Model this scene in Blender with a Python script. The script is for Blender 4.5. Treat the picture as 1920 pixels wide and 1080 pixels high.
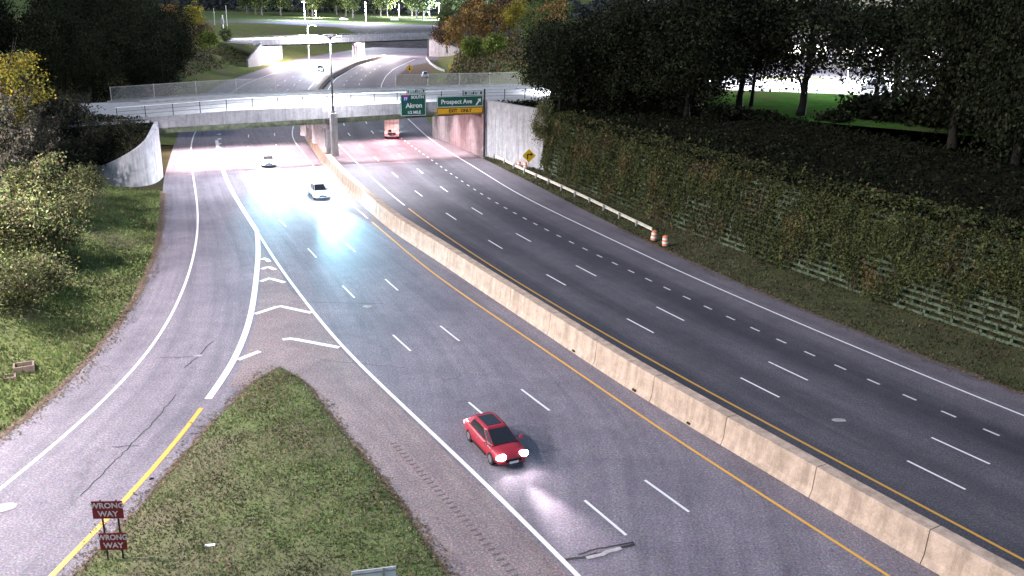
import bpy, math, random
import numpy as np
from mathutils import Matrix, Vector

# ------------------------------------------------------------------ camera, world, sun, exposure
for o in list(bpy.data.objects):
    bpy.data.objects.remove(o)
SC = bpy.context.scene
COL = SC.collection
F_PX, PITCH, CAM_H, ROLL = 1702.0, math.radians(17.898), 22.716, math.radians(1.1555)

cam = bpy.data.objects.new("camera", bpy.data.cameras.new("camera"))
COL.objects.link(cam)
SC.camera = cam
cam.data.sensor_width = 36.0
cam.data.lens = F_PX / 1920.0 * 36.0
cam.data.clip_start = 0.5
cam.data.clip_end = 6000
_up = Vector((0, math.sin(PITCH), math.cos(PITCH)))
_fw = Vector((0, math.cos(PITCH), -math.sin(PITCH)))
_x = Vector((1, 0, 0))
_cx = _x * math.cos(ROLL) + _up * math.sin(ROLL)
_cy = _up * math.cos(ROLL) - _x * math.sin(ROLL)
_m = Matrix((_cx, _cy, -_fw)).transposed().to_4x4()
_m.translation = (0, 0, CAM_H)
cam.matrix_world = _m

SUN_EL, SUN_AZ = math.radians(38), math.radians(-100)   # the moon stands in for the sun: weak, from the left
w = bpy.data.worlds.new("World")
SC.world = w
w.use_nodes = True
_nt = w.node_tree
_bg = _nt.nodes["Background"]
_sky = _nt.nodes.new("ShaderNodeTexSky")
_sky.sky_type = 'NISHITA'
_sky.sun_disc = False
_sky.sun_elevation = SUN_EL
_sky.sun_rotation = SUN_AZ
_nt.links.new(_sky.outputs[0], _bg.inputs[0])
_bg.inputs[1].default_value = 0.027

sun = bpy.data.objects.new("moon_light", bpy.data.lights.new("moon_light", 'SUN'))
COL.objects.link(sun)
sun.data.energy = 0.30
sun.data.angle = math.radians(0.5)
sun.data.color = (1.0, 0.95, 0.92)
# light travels towards +x, a little +y, downwards
_d = Vector((math.cos(SUN_EL) * math.cos(math.radians(14)), math.cos(SUN_EL) * math.sin(math.radians(14)), -math.sin(SUN_EL)))
sun.rotation_euler = _d.to_track_quat('-Z', 'Y').to_euler()

SC.view_settings.view_transform = 'Standard'
SC.view_settings.look = 'None'
SC.view_settings.gamma = 1.0
SC.view_settings.use_curve_mapping = False
SC.view_settings.exposure = 2.6
SC.cycles.use_denoising = True
SC.cycles.max_bounces = 5
SC.cycles.diffuse_bounces = 3
SC.cycles.glossy_bounces = 2
SC.cycles.transmission_bounces = 3
SC.cycles.transparent_max_bounces = 6
SC.cycles.sample_clamp_indirect = 6.0

# ------------------------------------------------------------------ surveying: pixel of the photo -> point of the place
def _ray(px, py):
    u = (px - 960) / F_PX; v = -(py - 540) / F_PX
    c, s = math.cos(ROLL), math.sin(ROLL)
    u, v = c * u - s * v, s * u + c * v
    return np.array([u, math.cos(PITCH) + v * math.sin(PITCH), -math.sin(PITCH) + v * math.cos(PITCH)])
def gp(px, py, z=0.0):
    d = _ray(px, py); p = d * ((z - CAM_H) / d[2]); p[2] += CAM_H
    return p
def yp(px, py, y):
    d = _ray(px, py); p = d * (y / d[1]); p[2] += CAM_H
    return p

# ------------------------------------------------------------------ helpers
R = math.radians
rng = np.random.default_rng(7)
random.seed(5)

def link(name, me, parent=None, kind=None):
    o = bpy.data.objects.new(name, me); COL.objects.link(o)
    if parent is not None: o.parent = parent
    if kind: o["kind"] = kind
    return o
def tag(o, label, cat, group=None):
    o["label"] = label; o["category"] = cat
    if group: o["group"] = group
    return o
def thing(name, label, cat, loc=(0, 0, 0), rz=0.0, group=None):
    o = bpy.data.objects.new(name, None); COL.objects.link(o)
    o.empty_display_size = 0.3
    o.location = loc; o.rotation_euler = (0, 0, rz)
    return tag(o, label, cat, group)
def dup_tree(o, parent=None):
    c = o.copy(); COL.objects.link(c); c.parent = parent
    for ch in list(o.children): dup_tree(ch, c)
    return c

class MB:
    """collects polygons; build() links them as one mesh object"""
    def __init__(s): s.v = []; s.f = []; s.m = []; s.uv = None
    def add(s, vs, fs, mi=0):
        b = len(s.v); s.v += [tuple(map(float, q)) for q in vs]
        s.f += [tuple(b + i for i in f) for f in fs]; s.m += [mi] * len(fs)
        return s
    def box(s, c, d, rz=0.0, mi=0, top=(1, 1), rx=0.0):
        x, y, z = d[0] / 2, d[1] / 2, d[2] / 2
        vs = [(-x, -y, -z), (x, -y, -z), (x, y, -z), (-x, y, -z), (-x * top[0], -y * top[1], z), (x * top[0], -y * top[1], z), (x * top[0], y * top[1], z), (-x * top[0], y * top[1], z)]
        cz, sz = math.cos(rz), math.sin(rz); cx, sx = math.cos(rx), math.sin(rx); out = []
        for a, b, e in vs:
            b, e = b * cx - e * sx, b * sx + e * cx
            out.append((c[0] + a * cz - b * sz, c[1] + a * sz + b * cz, c[2] + e))
        return s.add(out, [(0, 3, 2, 1), (4, 5, 6, 7), (0, 1, 5, 4), (1, 2, 6, 5), (2, 3, 7, 6), (3, 0, 4, 7)], mi)
    def tube(s, pts, rad, n=8, mi=0, cap=True):
        pts = [Vector(p) for p in pts]
        if not hasattr(rad, '__len__'): rad = [rad] * len(pts)
        vs = []; fs = []
        for i, p in enumerate(pts):
            t = (pts[min(i + 1, len(pts) - 1)] - pts[max(i - 1, 0)]).normalized()
            a = Vector((1, 0, 0)) if abs(t.x) < 0.8 else Vector((0, 1, 0))
            e1 = t.cross(a).normalized(); e2 = t.cross(e1)
            for k in range(n):
                an = 2 * math.pi * k / n
                vs.append(p + (e1 * math.cos(an) + e2 * math.sin(an)) * rad[i])
        for i in range(len(pts) - 1):
            for k in range(n):
                a, b = i * n + k, i * n + (k + 1) % n
                fs.append((a, b, b + n, a + n))
        if cap:
            fs.append(tuple(range(n))); fs.append(tuple(reversed(range((len(pts) - 1) * n, len(pts) * n))))
        return s.add(vs, fs, mi)
    def cyl(s, c, r, h, n=16, mi=0, r2=None):
        return s.tube([c, (c[0], c[1], c[2] + h)], [r, r if r2 is None else r2], n, mi)
    def grid(s, rows, mi=0, closed=False):
        n = len(rows[0]); vs = [p for r in rows for p in r]; fs = []
        for i in range(len(rows) - 1):
            for k in range(n if closed else n - 1):
                k2 = (k + 1) % n
                fs.append((i * n + k, i * n + k2, (i + 1) * n + k2, (i + 1) * n + k))
        return s.add(vs, fs, mi)
    def poly_prism(s, pts, z0, z1, mi=0):
        n = len(pts)
        vs = [(p[0], p[1], z0) for p in pts] + [(p[0], p[1], z1) for p in pts]
        fs = [tuple(reversed(range(n))), tuple(range(n, 2 * n))] + [(i, (i + 1) % n, n + (i + 1) % n, n + i) for i in range(n)]
        return s.add(vs, fs, mi)
    def mesh(s, name, mats, smooth=False):
        me = bpy.data.meshes.new(name)
        me.from_pydata(s.v, [], s.f); me.validate()
        for m in (mats if isinstance(mats, (list, tuple)) else [mats]): me.materials.append(m)
        if len(s.m) == len(me.polygons): me.polygons.foreach_set("material_index", s.m)
        if smooth: me.polygons.foreach_set("use_smooth", [True] * len(me.polygons))
        me.update()
        return me
    def build(s, name, mats, parent=None, kind=None, smooth=False):
        return link(name, s.mesh(name, mats, smooth), parent, kind)

def fix_normals(me):
    import bmesh
    b = bmesh.new(); b.from_mesh(me); bmesh.ops.recalc_face_normals(b, faces=b.faces); b.to_mesh(me); b.free()

def resample(pts, step):
    P = np.array([p[:2] for p in pts], float)
    d = np.r_[0, np.cumsum(np.linalg.norm(np.diff(P, axis=0), axis=1))]
    n = max(2, int(round(d[-1] / step)) + 1); t = np.linspace(0, d[-1], n)
    return np.stack([np.interp(t, d, P[:, 0]), np.interp(t, d, P[:, 1])], 1)
def smooth_path(pts, step=2.0, it=30):
    q = resample(pts, step)
    for _ in range(it): q[1:-1] = 0.25 * q[:-2] + 0.5 * q[1:-1] + 0.25 * q[2:]
    return resample(q, step)
def normals2(q):
    t = np.gradient(q, axis=0); t /= np.linalg.norm(t, axis=1)[:, None]
    return t, np.stack([t[:, 1], -t[:, 0]], 1)          # tangent, right-hand normal
def at_len(q, s):
    d = np.r_[0, np.cumsum(np.linalg.norm(np.diff(q, axis=0), axis=1))]
    p = np.array([np.interp(s, d, q[:, 0]), np.interp(s, d, q[:, 1])])
    e = np.array([np.interp(s + .3, d, q[:, 0]), np.interp(s + .3, d, q[:, 1])]) - np.array([np.interp(s - .3, d, q[:, 0]), np.interp(s - .3, d, q[:, 1])])
    return p, e / max(1e-6, np.linalg.norm(e))
def path_len(q): return float(np.linalg.norm(np.diff(q, axis=0), axis=1).sum())
def loft(path, prof, name, mat, kind=None, parent=None, noise=0.0, smooth=True, seed=1):
    """prof: list of (offset to the right of the path, height)"""
    t, n = normals2(path); r = np.random.default_rng(seed); rows = []
    ph = r.uniform(0, 6.28, 8)
    for i in range(len(path)):
        row = []
        for o_, z in prof:
            k = noise * min(1, abs(o_) / 6.0)
            x, y = path[i] + n[i] * o_
            dz = k * (math.sin(x * .31 + ph[0]) * math.cos(y * .27 + ph[1]) + .5 * math.sin(x * .83 + y * .61 + ph[2]))
            row.append((x, y, z + dz))
        rows.append(row)
    m = MB(); m.grid(rows)
    o = m.build(name, mat, parent, kind, smooth)
    return o

# ------------------------------------------------------------------ materials
MATS = {}
def node_mat(name):
    m = bpy.data.materials.new(name); m.use_nodes = True
    nt = m.node_tree; b = nt.nodes["Principled BSDF"]
    MATS[name] = m
    return m, nt, b
def N(nt, typ, **kw):
    n = nt.nodes.new(typ)
    for k, v in kw.items(): setattr(n, k, v)
    return n
def noise(nt, scale, detail=4, rough=.6, vec=None, dist=0.0):
    n = N(nt, "ShaderNodeTexNoise"); n.inputs["Scale"].default_value = scale; n.inputs["Detail"].default_value = detail
    n.inputs["Roughness"].default_value = rough; n.inputs["Distortion"].default_value = dist
    if vec is not None: nt.links.new(vec, n.inputs["Vector"])
    return n
def ramp(nt, src, stops):
    r = N(nt, "ShaderNodeValToRGB"); e = r.color_ramp.elements
    while len(e) < len(stops): e.new(0.5)
    for i, (p, c) in enumerate(stops):
        e[i].position = p; e[i].color = (*c, 1) if len(c) == 3 else c
    nt.links.new(src, r.inputs[0])
    return r
def mix(nt, a, b, fac, typ='MIX'):
    m = N(nt, "ShaderNodeMix", data_type='RGBA', blend_type=typ)
    for sock, val in ((m.inputs[0], fac), (m.inputs[6], a), (m.inputs[7], b)):
        if hasattr(val, 'is_linked'): nt.links.new(val, sock)
        else: sock.default_value = val if not isinstance(val, tuple) else (*val[:3], 1)
    return m.outputs[2]
def wpos(nt): return N(nt, "ShaderNodeNewGeometry").outputs["Position"]
def bump(nt, b, src, strength=.3, dist=.02):
    k = N(nt, "ShaderNodeBump"); k.inputs["Strength"].default_value = strength; k.inputs["Distance"].default_value = dist
    nt.links.new(src, k.inputs["Height"]); nt.links.new(k.outputs[0], b.inputs["Normal"])

def simple(name, col, rough=.6, metal=0.0, var=.25, scale=3.0, spec=.3, bmp=0.0):
    m, nt, b = node_mat(name)
    n = noise(nt, scale, 5, .65, wpos(nt))
    lo = tuple(c * (1 - var) for c in col); hi = tuple(min(1, c * (1 + var)) for c in col)
    r = ramp(nt, n.outputs["Fac"], [(.3, lo), (.7, hi)])
    nt.links.new(r.outputs[0], b.inputs["Base Color"])
    b.inputs["Roughness"].default_value = rough; b.inputs["Metallic"].default_value = metal
    b.inputs["Specular IOR Level"].default_value = spec
    if bmp: bump(nt, b, n.outputs["Fac"], bmp)
    return m
def emit(name, col, strength):
    m, nt, b = node_mat(name)
    b.inputs["Base Color"].default_value = (*[c * .5 for c in col], 1)
    b.inputs["Emission Color"].default_value = (*col, 1); b.inputs["Emission Strength"].default_value = strength
    return m

def asphalt(name, base, warm, lanes=None, crack=.5, rough=.72):
    """aggregate grain, wide blotches, dull wheel-track streaks that run along the lane (uv: metres across, metres along)"""
    m, nt, b = node_mat(name)
    P = wpos(nt)
    g = noise(nt, 9.0, 8, .85, P); big = noise(nt, .12, 4, .6, P); mid = noise(nt, .9, 5, .7, P)
    c = ramp(nt, g.outputs["Fac"], [(.36, tuple(x * .42 for x in base)), (.5, base), (.64, tuple(min(1, x * 1.8) for x in warm))]).outputs[0]
    hue = N(nt, "ShaderNodeTexNoise"); hue.inputs["Scale"].default_value = 3.2; hue.inputs["Detail"].default_value = 6; nt.links.new(P, hue.inputs["Vector"])
    hv = mix(nt, hue.outputs["Color"], (.5, .5, .5), .72)
    c = mix(nt, c, hv, .55, 'OVERLAY')
    c = mix(nt, c, ramp(nt, big.outputs["Fac"], [(.3, (.78, .78, .8)), (.7, (1.12, 1.1, 1.1))]).outputs[0], 1.0, 'MULTIPLY')
    c = mix(nt, c, ramp(nt, mid.outputs["Fac"], [(.3, (.84, .83, .86)), (.7, (1.1, 1.1, 1.08))]).outputs[0], 1.0, 'MULTIPLY')
    uv = N(nt, "ShaderNodeUVMap"); sp = N(nt, "ShaderNodeSeparateXYZ"); nt.links.new(uv.outputs[0], sp.inputs[0])
    mp = N(nt, "ShaderNodeMapping"); mp.inputs["Scale"].default_value = (1.6, .03, 1); nt.links.new(uv.outputs[0], mp.inputs[0])
    st = noise(nt, 1.0, 5, .7, mp.outputs[0])
    c = mix(nt, c, ramp(nt, st.outputs["Fac"], [(.3, (.78, .78, .79)), (.7, (1.14, 1.13, 1.13))]).outputs[0], .7, 'MULTIPLY')
    mp2 = N(nt, 'ShaderNodeMapping'); mp2.inputs['Scale'].default_value = (.55, .045, 1); nt.links.new(uv.outputs[0], mp2.inputs[0])
    oil = noise(nt, 1.0, 6, .65, mp2.outputs[0])
    c = mix(nt, c, ramp(nt, oil.outputs['Fac'], [(.36, (.74, .74, .76)), (.5, (1, 1, 1)), (.66, (1.12, 1.11, 1.10))]).outputs[0], .7, 'MULTIPLY')
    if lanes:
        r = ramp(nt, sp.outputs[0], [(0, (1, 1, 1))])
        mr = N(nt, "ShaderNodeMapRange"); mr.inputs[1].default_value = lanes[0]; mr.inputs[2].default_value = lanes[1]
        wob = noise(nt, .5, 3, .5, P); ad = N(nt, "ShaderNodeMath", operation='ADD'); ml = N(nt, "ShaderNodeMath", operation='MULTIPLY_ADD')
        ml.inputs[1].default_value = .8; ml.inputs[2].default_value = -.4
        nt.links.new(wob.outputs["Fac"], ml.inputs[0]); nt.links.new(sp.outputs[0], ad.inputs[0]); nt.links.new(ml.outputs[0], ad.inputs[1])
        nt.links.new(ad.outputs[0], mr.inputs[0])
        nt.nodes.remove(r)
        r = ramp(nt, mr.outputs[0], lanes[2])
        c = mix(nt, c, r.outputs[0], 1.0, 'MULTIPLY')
    if crack:
        vr = N(nt, "ShaderNodeTexVoronoi", feature='DISTANCE_TO_EDGE'); vr.inputs["Scale"].default_value = .16
        wn = noise(nt, .8, 4, .6, P); wv = N(nt, "ShaderNodeVectorMath", operation='MULTIPLY_ADD'); wv.inputs[1].default_value = (2.2, 2.2, 0)
        nt.links.new(wn.outputs["Color"], wv.inputs[0]); nt.links.new(P, wv.inputs[2]); nt.links.new(wv.outputs[0], vr.inputs["Vector"])
        k = ramp(nt, vr.outputs["Distance"], [(.002, (.45, .45, .45)), (.006, (1, 1, 1))])
        gate = ramp(nt, noise(nt, .07, 2, .5, P).outputs["Fac"], [(.48, (0, 0, 0)), (.56, (1, 1, 1))])
        kk = mix(nt, (1, 1, 1), k.outputs[0], gate.outputs[0])
        c = mix(nt, c, kk, crack, 'MULTIPLY')
    nt.links.new(c, b.inputs["Base Color"]); b.inputs["Roughness"].default_value = rough; b.inputs["Specular IOR Level"].default_value = .3
    bump(nt, b, g.outputs["Fac"], .5, .015)
    return m

def paint(name, col, under, wear=.42, rough=.5):
    m, nt, b = node_mat(name); P = wpos(nt)
    n = noise(nt, 5.0, 7, .8, P); n2 = noise(nt, .35, 3, .5, P)
    s = N(nt, "ShaderNodeMath", operation='ADD'); nt.links.new(n.outputs["Fac"], s.inputs[0]); nt.links.new(n2.outputs["Fac"], s.inputs[1])
    r = ramp(nt, s.outputs[0], [(wear * 1.65, under), (wear * 1.65 + .12, col)])
    nt.links.new(r.outputs[0], b.inputs["Base Color"]); b.inputs["Roughness"].default_value = rough
    return m

def ground_mat(name, stops, scale=1.2, second=None, rough=.95):
    m, nt, b = node_mat(name); P = wpos(nt)
    n = noise(nt, scale, 8, .78, P); r = ramp(nt, n.outputs["Fac"], stops)
    c = r.outputs[0]
    n2 = noise(nt, .09, 4, .6, P)
    if second: c = mix(nt, c, second, ramp(nt, n2.outputs["Fac"], [(.45, (0, 0, 0)), (.62, (1, 1, 1))]).outputs[0])
    f = noise(nt, 9, 6, .8, P)
    c = mix(nt, c, ramp(nt, f.outputs["Fac"], [(.3, (.5, .5, .5)), (.7, (1.5, 1.5, 1.4))]).outputs[0], 1.0, 'MULTIPLY')
    nt.links.new(c, b.inputs["Base Color"]); b.inputs["Roughness"].default_value = rough; b.inputs["Specular IOR Level"].default_value = 0.0
    bump(nt, b, f.outputs["Fac"], .8, .08)
    return m

def leaf_mat(name, trans=.25):
    m, nt, b = node_mat(name)
    a = N(nt, "ShaderNodeVertexColor"); a.layer_name = "tint"
    nt.links.new(a.outputs[0], b.inputs["Base Color"]); b.inputs["Roughness"].default_value = .65; b.inputs["Specular IOR Level"].default_value = .15
    t = N(nt, "ShaderNodeBsdfTranslucent"); nt.links.new(a.outputs[0], t.inputs[0])
    mx = N(nt, "ShaderNodeMixShader"); mx.inputs[0].default_value = trans
    nt.links.new(b.outputs[0], mx.inputs[1]); nt.links.new(t.outputs[0], mx.inputs[2])
    nt.links.new(mx.outputs[0], nt.nodes["Material Output"].inputs["Surface"])
    return m

def concrete(name, col, streak=True, rough=.85, dark=.45, bands=None):
    """poured concrete: blotches plus dark run-off streaks that hang down the face"""
    m, nt, b = node_mat(name); P = wpos(nt)
    n = noise(nt, 1.3, 6, .7, P); f = noise(nt, 14, 5, .8, P)
    c = ramp(nt, n.outputs["Fac"], [(.3, tuple(x * .72 for x in col)), (.68, tuple(min(1, x * 1.12) for x in col))]).outputs[0]
    c = mix(nt, c, ramp(nt, f.outputs["Fac"], [(.3, (.75, .74, .73)), (.7, (1.15, 1.15, 1.14))]).outputs[0], 1.0, 'MULTIPLY')
    if streak:
        mp = N(nt, "ShaderNodeMapping"); mp.inputs["Scale"].default_value = (1.6, 1.6, .12); nt.links.new(P, mp.inputs[0])
        s = noise(nt, 1.0, 5, .75, mp.outputs[0])
        c = mix(nt, c, ramp(nt, s.outputs["Fac"], [(.36, (dark, dark, dark * .95)), (.56, (1, 1, 1))]).outputs[0], .75, 'MULTIPLY')
    nt.links.new(c, b.inputs["Base Color"]); b.inputs["Roughness"].default_value = rough; b.inputs["Specular IOR Level"].default_value = .2
    bump(nt, b, f.outputs["Fac"], .35, .02)
    return m

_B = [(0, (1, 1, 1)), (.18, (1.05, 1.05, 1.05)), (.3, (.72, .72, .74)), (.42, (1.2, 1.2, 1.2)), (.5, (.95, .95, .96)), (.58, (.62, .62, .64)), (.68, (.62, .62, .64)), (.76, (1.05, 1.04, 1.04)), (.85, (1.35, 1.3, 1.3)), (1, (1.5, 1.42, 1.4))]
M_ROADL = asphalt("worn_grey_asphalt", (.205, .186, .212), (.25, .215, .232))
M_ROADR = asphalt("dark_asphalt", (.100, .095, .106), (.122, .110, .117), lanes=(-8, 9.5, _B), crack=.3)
M_GORE = asphalt("pale_gritty_shoulder", (.25, .20, .195), (.33, .25, .235), crack=.2)
M_WHITE = paint("white_road_paint", (.82, .80, .79), (.2, .19, .2), .40)
M_WHITE_DIM = paint("faded_white_road_paint", (.62, .60, .58), (.1, .1, .1), .44)
M_YELLOW = paint("yellow_road_paint", (.80, .42, .07), (.25, .2, .12), .40)
M_SEAM = simple("dark_crack_filler", (.03, .03, .032), .9)
M_PATCH = simple("pale_concrete_patch", (.36, .33, .33), .9, var=.35)
M_GRASS = ground_mat("mown_autumn_grass", [(.28, (.055, .062, .03)), (.42, (.135, .175, .07)), (.55, (.18, .22, .095)), (.68, (.23, .20, .12)), (.8, (.28, .22, .16))], .9, (.20, .175, .12))
M_BANK = ground_mat("rough_bank_grass", [(.28, (.05, .06, .028)), (.45, (.14, .175, .065)), (.6, (.19, .215, .085)), (.75, (.23, .20, .12))], .7, (.17, .155, .10))
M_DIRT = ground_mat("leaf_litter_soil", [(.3, (.03, .028, .018)), (.5, (.055, .05, .03)), (.7, (.085, .07, .045))], .8, (.05, .055, .025))
M_VERGE = ground_mat("weedy_verge", [(.3, (.05, .05, .03)), (.5, (.085, .085, .045)), (.7, (.14, .105, .07))], 1.0, (.075, .085, .04))
M_LITTER = ground_mat("fallen_leaf_border", [(.3, (.12, .09, .07)), (.5, (.20, .15, .125)), (.7, (.27, .21, .18))], 1.6)
M_LAWN = ground_mat("bright_green_lawn", [(.3, (.028, .075, .018)), (.5, (.045, .115, .025)), (.75, (.09, .15, .04))], .35, (.07, .085, .035))
M_CONC = concrete("weathered_concrete", (.36, .34, .33))
M_CONC_P = concrete("pale_concrete", (.42, .405, .42), dark=.6)
M_BARR = concrete("median_concrete", (.60, .455, .355), dark=.6)
M_CRIB = concrete("mossy_crib_concrete", (.14, .18, .115), dark=.4)
M_DECK = concrete("deck_concrete", (.42, .42, .43), streak=False)
M_STEEL = simple("greenish_bridge_steel", (.20, .23, .15), .6, var=.5, scale=1.5)
M_DARKSTEEL = simple("dark_steel", (.03, .03, .032), .5, .3)
M_RAIL = simple("grey_rail_metal", (.05, .05, .06), .5, .4)
M_GALV = simple("galvanised_metal", (.42, .41, .39), .5, .3, var=.2)
M_BLACK = simple("black_void", (.012, .012, .013), .9)
M_BARK = simple("dark_bark", (.016, .013, .011), .95, var=.5, scale=6, bmp=.6)
M_BARK_G = simple("grey_bark", (.12, .105, .095), .95, var=.5, scale=5, bmp=.6)
M_LEAF = leaf_mat("leaf")
M_LEAF_DARK = leaf_mat("dense_leaf", .06)
M_LEAF_DARK.node_tree.nodes["Principled BSDF"].inputs["Specular IOR Level"].default_value = .04
M_GREEN = simple("sign_green", (.012, .10, .062), .45, var=.12)
M_SIGNW = simple("sign_white", (.78, .78, .78), .45, var=.08)
M_SIGNY = simple("sign_yellow", (.78, .40, .02), .45, var=.1)
M_DIAM = simple("warning_yellow", (.85, .52, .02), .45, var=.1)
M_SIGNR = simple("weathered_sign_red", (.19, .018, .024), .5, var=.25, scale=6)
M_SIGNP = simple("faded_sign_white", (.62, .52, .53), .6, var=.25, scale=9)
M_BLUE = simple("shield_blue", (.02, .06, .30), .45)
M_RED = simple("shield_red", (.5, .03, .03), .45)
M_ORANGE = simple("drum_orange", (.88, .33, .16), .45, var=.12)
M_DRUMW = simple("drum_white_band", (.85, .83, .82), .4, var=.08)
M_RUBBER = simple("black_rubber", (.018, .018, .019), .8)
M_GLASS = simple("dark_car_glass", (.02, .022, .026), .08, spec=.6, var=.1)
M_CHROME = simple("bright_trim", (.6, .6, .62), .25, .9, var=.1)
M_CARRED = simple("red_car_paint", (.36, .024, .04), .42, var=.08, spec=.5)
M_CARWHITE = simple("white_car_paint", (.72, .74, .78), .3, var=.06, spec=.5)
M_CARSILV = simple("silver_car_paint", (.40, .44, .50), .3, .2, var=.06, spec=.5)
M_TRUCK = simple("cream_truck_box", (.74, .66, .60), .5, var=.1)
M_LOTW = concrete("mauve_white_render", (.40, .36, .40), dark=.8)
M_CONC_LIT = concrete("lit_toned_concrete", (.66, .65, .69), dark=.55)  # concrete whitened so the lamplight on wing and far parapets sits in its colour
M_HEAD = emit("headlight_glow", (.92, .96, 1.0), 5)
M_HEADB = emit("cold_headlight_glow", (.80, .93, 1.0), 9)
M_TAIL = emit("tail_light_glow", (1.0, .10, .09), 2.2)
M_LAMP = emit("street_lamp_glow", (.82, .88, 1.0), 80)
M_LAMP_BLUE = emit("blue_white_lamp_glow", (.45, .5, 1.0), 80)
M_FIX = emit("underpass_light_glow", (1.0, .88, .90), 14)
M_WIN = emit("lit_window", (1.0, .93, .82), 3.0)

# ------------------------------------------------------------------ the ground
gm = MB(); gm.grid([[(x, y, -.10) for x in np.linspace(-2500, 2500, 9)] for y in (-300, 0, 200, 420, 900, 3500)])
gm.build("ground", M_DIRT, kind="structure")

# survey lines (plan coordinates)
def W2(l, z=0.0): return [gp(x, y, z)[:2] for x, y in l]
L_EDGE = smooth_path([(7.0, 24.5)] + W2([(1085, 1080), (930, 925), (680, 690), (630, 640), (545, 530), (510, 480), (480, 430), (450, 385), (425, 340), (412, 300)]) + [(-47, 143)], 1.5, 20)
RAMP_L = smooth_path([(-24.4, 33), (-25.6, 24)][::-1] + W2([(0, 915), (100, 840), (200, 750), (280, 665), (330, 580), (360, 500), (372, 430), (370, 380), (362, 330), (358, 300), (358, 270), (365, 248)]) + [(-58, 172), (-62.5, 195), (-66, 215), (-68.5, 235), (-69.5, 261), (-69, 292), (-64, 340)], 1.5, 20)
RAMP_R = smooth_path([(-19.0, 24)] + W2([(95, 1080), (230, 945), (330, 830), (375, 770), (440, 680), (470, 600), (480, 530), (485, 470)]) + [(-25.4, 87.2)], 1.2, 12)
PAVE_L = smooth_path([(-28.5, 20), (-27.3, 34)] + W2([(0, 822), (100, 748), (190, 655), (250, 570), (290, 490), (305, 400), (305, 340), (325, 274), (335, 250)]) + [(-63, 175), (-69, 200), (-72.8, 222), (-75.5, 250), (-77, 290), (-76, 330), (-68, 380), (-55, 430)], 1.5, 20)
YEL_L = smooth_path([(20, 25.5)] + W2([(1660, 1080), (1500, 970), (1350, 880), (1200, 780), (1050, 675), (900, 575), (800, 505), (720, 435), (660, 385), (630, 355), (590, 315)]) + [(-36.5, 148), (-45, 190), (-50.5, 225), (-54, 253), (-55.5, 305), (-51, 345)], 1.5, 25)
BARR = smooth_path([(24.2, 23)] + W2([(1760, 1080), (1600, 985), (1430, 880), (1300, 805), (1200, 745), (1100, 680), (1000, 610), (900, 545), (800, 475), (740, 440), (690, 395), (640, 350), (605, 310)]) + [(-35, 150), (-43.3, 190), (-48.6, 225), (-51.8, 253), (-53.4, 305), (-49, 345)], 1.0, 40)
A_LINE = smooth_path([(29.5, 28)] + W2([(1792, 909), (1433, 732), (1212, 618), (1052, 531), (943, 468), (857, 414), (789, 367), (744, 331)]) + [(-28.6, 154), (-36.5, 190), (-42.5, 225), (-46, 253), (-48, 300), (-44, 345)], 1.5, 25)
B_LINE = smooth_path([(33.0, 29.5)] + W2([(1858, 872), (1533, 723), (1300, 611), (1133, 526), (1007, 460), (915, 409), (848, 367), (800, 331)]) + [(-24.8, 156), (-32.6, 191), (-38.6, 225), (-42.3, 253), (-44.3, 300), (-40, 345)], 1.5, 25)
R_EDGE = smooth_path([(41.5, 29)] + W2([(1920, 780), (1760, 715), (1600, 650), (1453, 587), (1280, 512), (1100, 427), (996, 377), (954, 354), (912, 327), (871, 302), (835, 281), (800, 256)]) + [(-20.0, 172), (-28.2, 203), (-34.3, 234), (-37.2, 265), (-38.3, 292), (-36.5, 338)], 1.5, 20)
R_PAVE = smooth_path([(45, 30)] + W2([(1920, 738), (1847, 711), (1763, 680), (1680, 648), (1563, 603), (1447, 555), (1323, 502), (1230, 460), (1100, 396), (996, 342), (908, 298)]) + [(-5.6, 133.5), (-11.9, 151.5), (-16.5, 172), (-22, 200), (-25.5, 234), (-26, 265), (-27, 295), (-30, 340), (-25, 400), (-10, 440)], 1.5, 15)

def strip_between(name, pa, pb, z, mat, kind="structure", parent=None, nx=10, ref=None, ymax=None, crown=0.0):
    """sheet between two plan curves; uv = metres right of curve pa, metres along"""
    n = 140
    da = np.linspace(0, 1, n)
    def samp(p):
        d = np.r_[0, np.cumsum(np.linalg.norm(np.diff(p, axis=0), axis=1))]; t = da * d[-1]
        return np.stack([np.interp(t, d, p[:, 0]), np.interp(t, d, p[:, 1])], 1), d[-1]
    a, la = samp(pa); b, lb = samp(pb)
    me = bpy.data.meshes.new(name); vs = []; uv = []
    for i in range(n):
        wd = np.linalg.norm(b[i] - a[i])
        for k in range(nx + 1):
            f = k / nx; p = a[i] * (1 - f) + b[i] * f
            vs.append((p[0], p[1], z)); uv.append((wd * f, da[i] * la))
    fs = [(i * (nx + 1) + k, i * (nx + 1) + k + 1, (i + 1) * (nx + 1) + k + 1, (i + 1) * (nx + 1) + k) for i in range(n - 1) for k in range(nx)]
    me.from_pydata(vs, [], fs); me.materials.append(mat)
    u = me.uv_layers.new(name="UVMap"); li = np.zeros(len(me.loops), dtype=np.int32); me.loops.foreach_get("vertex_index", li)
    u.data.foreach_set("uv", np.array(uv)[li].ravel()); me.update()
    return link(name, me, parent, kind)
def clip_y(p, y0, y1): return p[(p[:, 1] >= y0) & (p[:, 1] <= y1)]
def offset(p, o):
    t, n = normals2(p); return p + n * o

road_l = strip_between("road", PAVE_L, offset(BARR, .25), 0.0, M_ROADL)
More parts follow.
